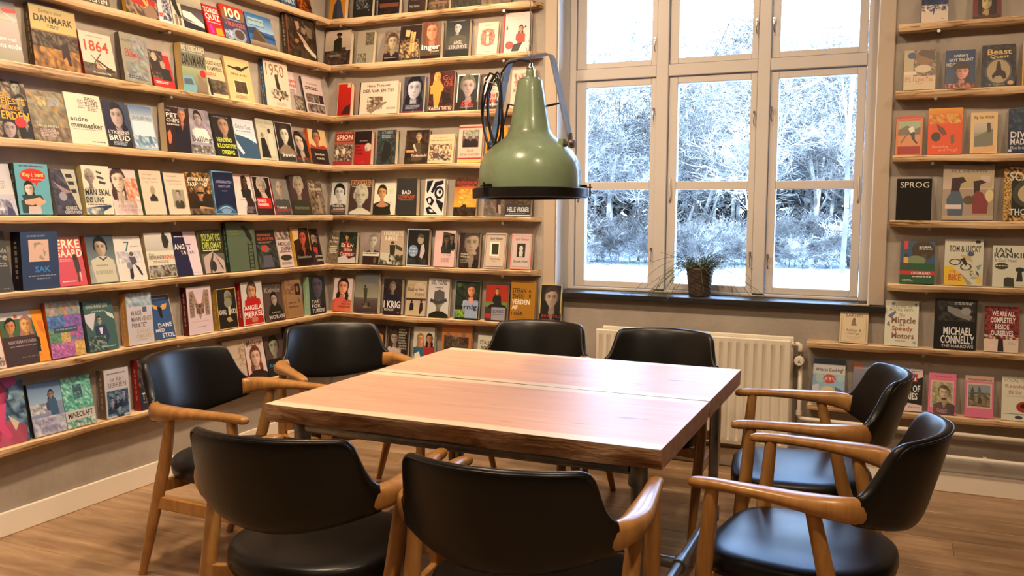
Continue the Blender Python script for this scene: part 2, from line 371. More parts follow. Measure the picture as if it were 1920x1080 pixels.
for row, (y0, vs, n, sc) in enumerate(((23.6, (2, 4, 4), 30, .62), (24.7, (4, 2, 4), 24, .95), (26.2, (1, 5, 3), 13, .80), (28.5, (3, 1, 0), 16, .80), (31, (1, 3, 5), 17, .84), (34, (3, 1, 0), 18, .9), (38, (1, 3, 5), 20, 1.0))):
    for k in range(n):
        x = -12.5 - row*1.2 + (18.5+row*2.6)*(k+.5)/n + random.uniform(-.5, .5); y = y0+random.uniform(-.9, .9); v = random.choice(vs)
        s = sc*random.uniform(.74, 1.0)*(1.38 if v in (0, 1, 3, 5) and row > 2 else 1)
        dep = ('first', 'second', 'third', 'fourth', 'fifth', 'sixth', 'hindmost')[row]
        if v in (2, 4): tree(v, x, y, s, random.uniform(0, 6.28), 'bare_bush', '%s bare bush in the %s row beyond the snowy lawn' % ('pale frosted' if v == 2 else 'darker twiggy', dep), 'bush', '%s bushes, %s row beyond the lawn' % ('pale' if v == 2 else 'dark', dep))
        else: tree(v, x, y, s, random.uniform(0, 6.28), 'bare_tree', 'tall %s bare tree in the %s row of the winter thicket' % ('white frosted' if v in (0, 5) else 'dark branched', dep), 'tree', '%s trees, %s row of the thicket' % ('frosted' if v in (0, 5) else 'dark', dep))
tt_ = tree(0, 2.1, 21.5, 1.45, 1.0, 'bare_tree', 'tallest frosty tree reaching into the top right window panes', 'tree', None, .55)
tree(5, -.2, 20.5, .62, 2.2, 'bare_tree', 'pale frosted tree with wide boughs behind the middle panes', 'tree', None)
# dim evergreen mass behind the bare trees
def conifer_mesh(seed):
    rnd = random.Random(seed); mb = MB()
    for k in range(520):
        z = rnd.uniform(.0, 1)**.9; r = (1-z)*.33+.03; a = rnd.uniform(0, 6.28); rr_ = r*rnd.uniform(.3, 1)
        p = Vector((math.cos(a)*rr_, math.sin(a)*rr_, z)); d = Vector((math.cos(a), math.sin(a), -.35+rnd.uniform(-.2, .3))).normalized()*.11; s_ = Vector((-math.sin(a), math.cos(a), rnd.uniform(-.4, .4)))*.028
        mb.face([p-s_, p+d*.5-s_*1.3, p+d, p+d*.5+s_*1.3, p+s_])
    return mb
M['fir'] = mat('frosted_evergreen', rough=.95)
noise_col(M['fir'], [(.35, (.085, .070, .05)), (.52, (.18, .155, .12)), (.68, (.50, .46, .39))], nscale=3, detail=6, rand=.3)
firs = [conifer_mesh(s).mesh('foliage', M['fir']) for s in (1, 2)]
ftr = MB().tube([(0, 0, 0), (0, 0, .9)], [.03, .006], 6).mesh('trunk', M['twig'])
for k in range(44):
    x = -21+k*.8+random.uniform(-.3, .3); y = 41+random.uniform(-2, 4)
    h0_ = 0; t = empty('evergreen_tree', (x, y, gz(x, y)-.8), (0, 0, random.uniform(0, 6))); h = random.uniform(5.2, 7.6); t.scale = (h*.8, h*.8, h)
    tag(t, 'dim snowy evergreen tree behind the bare thicket', 'tree', 'evergreens behind the bare thicket')
    place(firs[k % 2], 'foliage', t); place(ftr, 'trunk', t)

# ------------------------------------------------------------------ radiator and pipes
rad = empty('radiator', (0, 0, .0)); tag(rad, 'cream ribbed panel radiator under the window', 'radiator')
RX0, RX1, RZ0, RZ1 = 1.900, 2.972, .15, .735
def ribbed(y, yb, name):
    prof = []; n = 23; p = (RX1-RX0-.03)/n; x = RX0+.015
    prof.append((RX0, y+.006)); prof.append((RX0+.006, y))
    for k in range(n):
        a = x+k*p; prof += [(a+p*.10, y), (a+p*.28, y+.011), (a+p*.46, y+.011), (a+p*.64, y)]
    prof += [(RX1-.006, y), (RX1, y+.006)]
    mb = MB(); zs = [RZ0, RZ0+.02, RZ0+.045, RZ1-.05, RZ1-.028, RZ1-.006, RZ1]
    for zi, z in enumerate(zs):
        for (px, py) in prof:
            f_ = 1 if 2 <= zi <= 3 else 0
            yy_ = y+(py-y)*f_ if abs(px-RX0) > .008 and abs(px-RX1) > .008 else py
            if zi in (0, 6): yy_ += .005
            mb.v.append((px, yy_, z)); mb.c.append(None)
    w = len(prof)
    for j in range(len(zs)-1):
        for i in range(w-1): a = j*w+i; mb.f.append((a, a+1, a+w+1, a+w))
    mb.box(RX0+.001, RX1-.001, y+.0125, yb, RZ0+.001, RZ1-.001)
    return mb.build(name, M['radiator'], rad, smooth=True, auto=35)
ribbed(-.118, -.098, 'front_panel')
bevel(MB().box(RX0+.02, RX1+.006, -.052, -.034, RZ0, RZ1+.012).build('back_panel', M['radiator'], rad), .005)
gr = MB().box(RX0+.01, RX1-.01, -.098, -.094, RZ1-.012, RZ1-.002).box(RX0+.01, RX1-.01, -.056, -.052, RZ1-.012, RZ1-.002)
for k in range(50): x = RX0+.012+k*.0212; gr.box(x, x+.004, -.096, -.052, RZ1-.010, RZ1-.003)
gr.build('top_grille', M['radiator'], rad)
MB().box(RX0+.15, RX0+.18, -.034, -.001, RZ0+.1, RZ1-.08).box(RX1-.18, RX1-.15, -.034, -.001, RZ0+.1, RZ1-.08).build('wall_bracket', M['radiator'], rad)
MB().tube([(2.972, -.06, .710), (2.985, -.06, .710), (2.985, -.06, .710), (3.000, -.06, .712), (3.012, -.06, .704), (3.014, -.06, .690), (3.014, -.06, .665)], .013, 12).build('elbow', M['radiator'], rad, smooth=True)
MB().tube([(3.014, -.06, .672), (3.014, -.06, .650)], .016, 12).build('collar', M['chrome'], rad, smooth=True, auto=40)
vk = MB(); vk.rings([[(3.013+r*math.cos(a*PI/10), y, .628+r*math.sin(a*PI/10)) for a in range(20)] for r, y in ((.018, -.058), (.021, -.066), (.026, -.085), (.026, -.105), (.022, -.112), (.010, -.113))])
vko = vk.build('valve_knob', M['radiator'], rad, smooth=True, auto=40)
MB().face([(3.004, -.1136, .620), (3.022, -.1136, .620), (3.013, -.1136, .637)]).build('arrow_mark', M['strap'], vko)
pp = empty('heating_pipe', (0, 0, 0)); tag(pp, 'white upper heating pipe dropping from the radiator valve', 'pipe')
MB().tube([(3.016, -.06, .62), (3.016, -.06, .36), (3.017, -.06, .328), (3.026, -.06, .316), (3.06, -.06, .314), (X1-.02, -.06, .297)], .0115, 12).build('pipe_run', M['radiator'], pp, smooth=True)
for z in (.345,): MB().tube([(3.016, -.06, z+.012), (3.016, -.06, z-.012)], .016, 12).build('joint', M['radiator'], pp, smooth=True, auto=40)
for x in (3.9, 5.1): MB().box(x-.008, x+.008, -.055, -.001, .295, .306).build('pipe_clip', M['radiator'], pp)
pp = empty('heating_pipe', (0, 0, 0)); tag(pp, 'white lower heating pipe running just above the baseboard', 'pipe')
MB().tube([(1.80, -.06, .192), (X1-.02, -.06, .192)], .0115, 12).build('pipe_run', M['radiator'], pp, smooth=True)
for x in (3.9, 5.1): MB().box(x-.008, x+.008, -.055, -.001, .187, .197).build('pipe_clip', M['radiator'], pp)

# ------------------------------------------------------------------ wall shelves
ZS = dict(A=2.612, B=2.325, C=2.003, D=1.688, E=1.368, F=1.050, G=.733, H=.403)
ORD = dict(A='top', B='second', C='third', D='fourth', E='fifth', F='sixth', G='seventh', H='lowest')
def shelf_board(name, length, seed, live, parent, depth=.088, cut=0):
    """local: x along the wall, y towards the wall (0 = wall), top at z 0; wavy front edge"""
    rnd = random.Random(seed); ph = [rnd.uniform(0, 6) for _ in range(6)]; n = max(8, int(length/.05)); rings = []
    for i in range(n+1):
        x = length*i/n
        w = (.004*math.sin(x*5+ph[0])+.003*math.sin(x*13+ph[1])+.002*math.sin(x*31+ph[2]))*live
        tck = .031+.004*math.sin(x*4+ph[3])*live+.002*math.sin(x*17+ph[4])
        und = (.010+.006*math.sin(x*7+ph[5]))*live
        d = depth+w*.5
        xe = x-cut if i == n else x
        rings.append([(x, -.0005, 0), (xe, -d+.003, 0), (xe, -d, -.004), (xe, -d+und*.4, -tck*.6), (xe, -d+und+.003, -tck), (x, -.0005, -tck)])
    if cut: rings.insert(-1, [(p[0]-.0005 if k in (0, 5) else rings[-1][1][0]-.0005, p[1], p[2]) for k, p in enumerate(rings[-1])]); del rings[-3]
    mb = MB().rings(rings); o = mb.build(name, M['pine_live' if live > .5 else 'pine'], parent)
    # bark left on the edge in patches
    bk = MB()
    for i in range(n):
        x = length*i/n
        if live > 9 and math.sin(x*3.1+ph[1])+.7*math.sin(x*8.3+ph[0]) > .75:
            a = rings[i]; b = rings[i+1]; off = (0, -.0012, 0)
            bk.face([tuple(p+q for p, q in zip(v, off)) for v in (a[3], b[3], b[4], a[4])])
    if bk.f: bk.build('bark_strip', M['bark'], o)['kind'] = 'stuff'
    return o
WALLN = dict(L='left wall', K='back wall', R='wall right of the window')
SPAN = {('K', k): (0.0, 1.515) for k in 'ABCDEFGH'}; SPAN['K', 'G'] = (0.0, 1.70); SPAN['K', 'H'] = (0.0, 1.70); SPAN['K', 'C'] = (0.0, 1.50)
for k in 'BCDEFGH': SPAN['R', k] = (3.42, 5.9)
SPAN['R', 'G'] = (3.045, 5.9); SPAN['R', 'H'] = (3.06, 5.9)
for k in 'ABCDEFGH':
    SPAN['L', k] = (-4.6, -.0895)
sid = 0
for (w, k), (a, b) in SPAN.items():
    sid += 1
    sh = empty('wall_shelf', (0, a, ZS[k]) if w == 'L' else (a, 0, ZS[k]), (0, 0, PI/2) if w == 'L' else (0, 0, 0))
    tag(sh, '%s wooden book ledge on the %s' % ({'A': 'uppermost', 'H': 'lowest'}.get(k, ORD[k] + ' from top'), WALLN[w]) if w != 'R' else '%s wooden book ledge right of the window' % {'B': 'uppermost', 'H': 'lowest'}.get(k, {'C': 'second', 'D': 'third', 'E': 'fourth', 'F': 'fifth', 'G': 'long sixth'}.get(k)), 'shelf', 'rough wooden book ledges')
    shelf_board('board', b-a, sid*7, .35 if w == 'L' and k in 'ABDE' else 1.0, sh, cut=.035 if w == 'K' else 0)
    xs = ((a+b, ) if 0 else ())
    pins = {'L': (-4.0, -2.72, -1.44, -.21), 'K': (.15, 1.29), 'R': (3.60, 4.9)}[w]
    for px in pins:
        if not a < px < b: continue
        q = MB().tube([(px-a, -.001, -.040), (px-a, -.062, -.040)], .0055, 8); q.tube([(px-a, -.062, -.040), (px-a, -.070, -.040)], .0085, 8)
        q.build('support_pin', M['pin'], sh, smooth=True, auto=40)

# ------------------------------------------------------------------ books
_fc = bpy.data.curves.new('lettering', 'FONT'); _fo = bpy.data.objects.new('lettering_source', _fc); _fc.resolution_u = 2
_tcache = {}
def text_mesh(s, bold):
    k = (s, bold)
    if k not in _tcache:
        _fc.body = s; _fc.offset = .022 if bold else 0.0; _fc.space_character = 1.05 if bold else 1.0
        me = bpy.data.meshes.new_from_object(_fo)
        vs = [(v.co.x, v.co.y) for v in me.vertices]; fs = [tuple(p.vertices) for p in me.polygons]; bpy.data.meshes.remove(me)
        if not vs: vs = [(0, 0)]
        xs = [v[0] for v in vs]; ys = [v[1] for v in vs]
        x0, x1, y0, y1 = min(xs), max(xs), min(ys), max(ys); sx_ = 1/max(x1-x0, 1e-4); sy_ = 1/max(y1-y0, 1e-4)
        _tcache[k] = ([((x-x0)*sx_, (y-y0)*sy_) for x, y in vs], fs)
    return _tcache[k]
def clip(poly, w, h):
    def cut(ps, inside, inter):
        out = []
        for i in range(len(ps)):
            a, b = ps[i-1], ps[i]; ia, ib = inside(a), inside(b)
            if ib:
                if not ia: out.append(inter(a, b))
                out.append(b)
            elif ia: out.append(inter(a, b))
        return out
    hx, e = w/2, 1e-9
    def ix(c): return lambda a, b: (c, a[1]+(b[1]-a[1])*(c-a[0])/(b[0]-a[0]+e))
    def iy(c): return lambda a, b: (a[0]+(b[0]-a[0])*(c-a[1])/(b[1]-a[1]+e), c)
    for ins, it in ((lambda p: p[0] >= -hx, ix(-hx)), (lambda p: p[0] <= hx, ix(hx)), (lambda p: p[1] >= 0, iy(0)), (lambda p: p[1] <= h, iy(h))):
        poly = cut(poly, ins, it)
        if len(poly) < 3: return []
    return poly
PK = .83
def dark(c, k): return (c[0]*k, c[1]*k, c[2]*k, 1)
def mixc_(a, b, t): return tuple(a[i]*(1-t)+b[i]*t for i in range(3))+(1,)
def draw_cover(w, h, elements, seed, style='?'):
    """returns (picture MB, lettering MB); x in [-w/2, w/2], z in [0, h], front faces -y"""
    rnd = random.Random(seed); pic = MB(); let = MB(); lay = [1]
    EPS = .00007
    def P(pts, col, mb=pic):
        pts = clip(pts, w, h)
        if len(pts) < 3: return
        y = -lay[0]*EPS; mb.face([(x, y, z) for x, z in pts], col)
    def U(x, y): return ((float(x)/100-.5)*w, (1-float(y)/100)*h)
    def ell(cx, cy, rx, ry, col, n=16, a0=0, a1=2*PI):
        P([(cx+rx*math.cos(a0+(a1-a0)*k/n), cy+ry*math.sin(a0+(a1-a0)*k/n)) for k in range(n)], col)
    def rect(x0, y0, x1, y1, col, mb=pic): P([(x0, y1), (x0, y0), (x1, y0), (x1, y1)][::-1], col, mb)
    def person(cx, cy, hw, hair, skin, cloth):
        """halftone-like photographic portrait: smooth tones on a fine grid"""
        fh = hw*1.30; side = rnd.choice((-1, 1)); tilt = rnd.uniform(-.12, .12); lng = style == 'L' or (style == '?' and rnd.random() < .25); bald = style == 'B'
        part = rnd.uniform(-.4, .4); smile = rnd.uniform(-.2, .5)
        def gs(u, v, cu, cv, su, sv): return math.exp(-((u-cu)/su)**2-((v-cv)/sv)**2)
        def tone(u, v):
            u2 = u+tilt*v; wv = .90 if v > -.1 else .90*(1-.30*min(1, (-v-.1))**1.8)
            if abs(v) < 1.02 and abs(u2) < wv*math.sqrt(max(0, 1-(v/1.02)**2)):
                hl = .60+.10*math.cos((u2-part)*3)-.45*max(0, abs(u2)-.55)
                if v > hl and not bald: k = .85+.35*math.sin(u*9+v*5)*.5; return dark(hair, k)
                r4 = (u2*u2+v*v)**2; lt = 1.12-.70*max(0, u2*side+.12)-.25*r4*.6+.10*v
                e_ = gs(u2, v, -.36, .10, .17, .075)+gs(u2, v, .36, .10, .17, .075)
                br = gs(u2, v, -.38, .27, .24, .05)+gs(u2, v, .38, .27, .24, .05)
                so = gs(u2, v, -.36, .14, .27, .15)+gs(u2, v, .36, .14, .27, .15)
                no = gs(u2, v, .16*side, -.13, .09, .24)*.42+gs(u2, v, 0, -.36, .18, .06)*.6
                mo = gs(u2, v, 0, -.60+smile*.10*(abs(u2)/.3)**2, .30, .055)
                un = gs(u2, v, 0, -.75, .22, .06)*.16
                k = lt*(1-.82*min(1, e_))*(1-.34*so)*(1-no)*(1-un)
                c = dark(skin, max(.08, k)); c = mixc_(c, dark(hair, .8), min(.85, .85*br)); return mixc_(c, (c[0]*.55, c[1]*.25, c[2]*.25, 1), min(1, .8*mo))
            hy = (v-.12)/1.17
            if not bald and (u2/1.16)**2+hy*hy < 1 and (v > -.35 or lng): return dark(hair, .75+.4*abs(math.sin(u*7+v*3))*(1 if u*side < 0 else .5))
            if lng and v <= -.1 and v > -1.75 and .50 < abs(u2) < 1.16+.12*math.sin(v*4): return dark(hair, .7+.4*abs(math.sin(u*8+v)))
            if bald and abs(abs(u2)-.93) < .08 and abs(v-.02) < .22: return dark(skin, .6)
            if abs(u2) < .44 and -1.62 < v < -.5: return dark(skin, .50 if v > -1.1 else .66-.2*u*side)
            top = -1.28-.52*(abs(u)/2.1)**1.6
            if v < top and abs(u) < 2.25+.1*v:
                if abs(u) < .42*(v+2.5)/1.2 and v > -2.4: return dark(skin, .62)
                return dark(cloth, .95-.25*u*side/2-.12*abs(math.sin(u*3+v*2)))
            return None
        cell = max(.0030, hw*4.6/46); nu = int(hw*4.6/cell)+1; nv = int(fh*4.9/cell)+1; y = -(lay[0]+1)*EPS; lay[0] += 2; ids = {}
        for j in range(nv+1):
            for i in range(nu+1):
                u = -2.3+4.6*i/nu; v = 1.32-4.9*j/nv; x = cx+u*hw; z = cy+v*fh
                if x < -w/2-cell or x > w/2+cell or z < -cell or z > h+cell: continue
                c = tone(u, v)
                if c: ids[i, j] = len(pic.v); pic.v.append((min(w/2, max(-w/2, x)), y, min(h, max(0, z)))); pic.c.append(c)
        for (i, j), a in ids.items():
            q = [ids.get(t) for t in ((i, j), (i, j+1), (i+1, j+1), (i+1, j))]; q = [t for t in q if t is not None]
            if len(q) >= 3: pic.f.append(tuple(q))
    for e in elements:
        tk = e.split(); k = tk[0]; lay[0] += 1
        if k == 'r':
            a = U(tk[1], tk[2]); b = U(tk[3], tk[4]); rect(a[0], b[1], b[0], a[1], hexc(tk[5], PK))
        elif k == 'e':
            a = U(tk[1], tk[2]); ell(a[0], a[1], float(tk[3])/100*w, float(tk[4])/100*h, hexc(tk[5], PK), 22)
        elif k == 'y':
            v = list(map(float, tk[2:])); P([U(v[i], v[i+1]) for i in range(0, len(v)-1, 2)][::-1], hexc(tk[1], PK))
        elif k == 'g':
            a = U(tk[1], tk[2]); b = U(tk[3], tk[4]); c1, c2 = hexc(tk[5], PK), hexc(tk[6], PK); n = 5; y = -lay[0]*EPS; s0 = len(pic.v)
            for j in range(n+1):
                for x in (a[0], b[0]): pic.v.append((x, y, a[1]+(b[1]-a[1])*j/n)); pic.c.append(mixc_(c1, c2, j/n))
            for j in range(n): q = s0+2*j; pic.f.append((q, q+2, q+3, q+1))
        elif k == 'n':
            a = U(tk[1], tk[2]); b = U(tk[3], tk[4]); cs = [hexc(c, PK) for c in tk[6:]]; nx_ = int(int(tk[5])*1.9)+1
            cell = (b[0]-a[0])/nx_; ny_ = max(2, int(abs(b[1]-a[1])/cell)); y = -lay[0]*EPS; s0 = len(pic.v)
            for j in range(ny_+1):
                for i in range(nx_+1):
                    jx = rnd.uniform(-.4, .4)*cell if 0 < i < nx_ else 0; jy = rnd.uniform(-.4, .4)*cell if 0 < j < ny_ else 0
                    pic.v.append((a[0]+(b[0]-a[0])*i/nx_+jx, y, a[1]+(b[1]-a[1])*j/ny_+jy)); pic.c.append(dark(rnd.choice(cs), rnd.uniform(.6, 1.3)))
            for j in range(ny_):
                for i in range(nx_): q = s0+j*(nx_+1)+i; pic.f.append((q, q+nx_+1, q+nx_+2, q+1))
        elif k == 'f':
            a = U(tk[1], tk[2]); person(a[0], a[1], float(tk[3])/200*w, *(hexc(c, PK) for c in tk[4:7]))
        elif k == 'l':
            a = U(tk[1], tk[2]); b = U(tk[3], tk[4]); n = int(tk[5]); col = hexc(tk[6], PK); H = (a[1]-b[1])/n
            for j in range(n):
                z1 = a[1]-j*H; z0 = z1-H*.62; x = a[0]; xe = b[0]-(rnd.uniform(0, .25)*(b[0]-a[0]) if n > 1 else 0)
                while x < xe:
                    q = min(xe, x+(b[0]-a[0])*rnd.uniform(.08, .22)); rect(x, z0, q, z1, col, let); x = q+w*.018
        elif k in 'ts':
            a = U(tk[1], tk[2]); b = U(tk[3], tk[4]); col = hexc(tk[5], PK); vs, fs = text_mesh(' '.join(tk[6:]), k == 't'); s0 = len(let.v); y = -lay[0]*EPS
            for (x, z) in vs: let.v.append((a[0]+(b[0]-a[0])*x, y, b[1]+(a[1]-b[1])*z)); let.c.append(col)
            let.f += [tuple(s0+i for i in f) for f in fs]
    return pic, let
XB = .068
def book(w, k, u, wd, ht, t, sp, bgc, desc, els, idx):
    board_ = desc.startswith('small blackboard')
    th = math.asin(max(.03, (XB-t-.004)/ht)); ct = .0016 if t > .012 else .0009
    z = ZS[k]+t*math.sin(th)+.0004
    if w == 'L': loc = (XB, u, z); rz = PI/2
    else: loc = (u, -XB, z); rz = 0
    o = empty('chalkboard_sign' if board_ else 'book', loc); o.rotation_euler = (Matrix.Rotation(rz, 3, 'Z') @ Matrix.Rotation(-th, 3, 'X')).to_euler()
    place_ = ', %s %s ledge' % ({'R': {'B': 'top', 'C': 'second', 'D': 'third', 'E': 'fourth', 'F': 'fifth', 'G': 'sixth', 'H': 'lowest'}}.get(w, ORD)[k], {'L': 'left-wall', 'K': 'back-wall', 'R': 'window-side'}[w])
    tag(o, desc+place_, 'sign' if board_ else 'book', {'L': 'face-out books on the left wall', 'K': 'face-out books on the back wall', 'R': 'face-out books beside the window'}[w] if not board_ else None)
    front, spc = hexc(bgc, PK), hexc(sp if w != 'K' else bgc, PK)
    hx = wd/2
    if board_:
        MB().box(-hx, hx, 0, t, 0, ht).build('board', M['chalk'], o)
        pic, let = draw_cover(wd, ht, els, idx); let.build('chalk_lettering', M['ink'], o)['kind'] = 'stuff'; return
    cv = MB(); cv.box(-hx, hx, 0, ct, 0, ht, front); cv.box(-hx, hx, t-ct, t, 0, ht, front); cv.box(-hx, -hx+ct, ct, t-ct, 0, ht, spc)
    co = cv.build('cover', M['print'], o)
    ins = .003 if t > .018 else .0008
    MB().box(-hx+ct, hx-ins, ct, t-ct, ins, ht-ins).build('page_block', M['page'], o)
    style = 'B' if 'bald' in desc else 'L' if any(q in desc for q in ('woman', 'girl', 'women', 'children')) and 'short' not in desc else 'S' if 'man' in desc.split() or "man's" in desc else '?'
    pic, let = draw_cover(wd, ht, els, idx, style)
    if pic.f: pic.build('cover_picture', M['print'], co)['kind'] = 'stuff'
    if let.f: let.build('title_lettering', M['ink'], co)['kind'] = 'stuff'
    if w == 'L' and t > .028:                                  # rubbed lettering down a thick spine
        s = MB(); rnd = random.Random(idx); zz = ht*.2
        while zz < ht*.85:
            q = zz+rnd.uniform(.01, .03); s.face([(-hx-.0001, t*.62, zz), (-hx-.0001, t*.4, zz), (-hx-.0001, t*.4, q), (-hx-.0001, t*.62, q)][::1], mixc_(spc, (.6, .55, .4, 1), .35)); zz = q+.008
        s.build('spine_lettering', M['ink'], co)['kind'] = 'stuff'
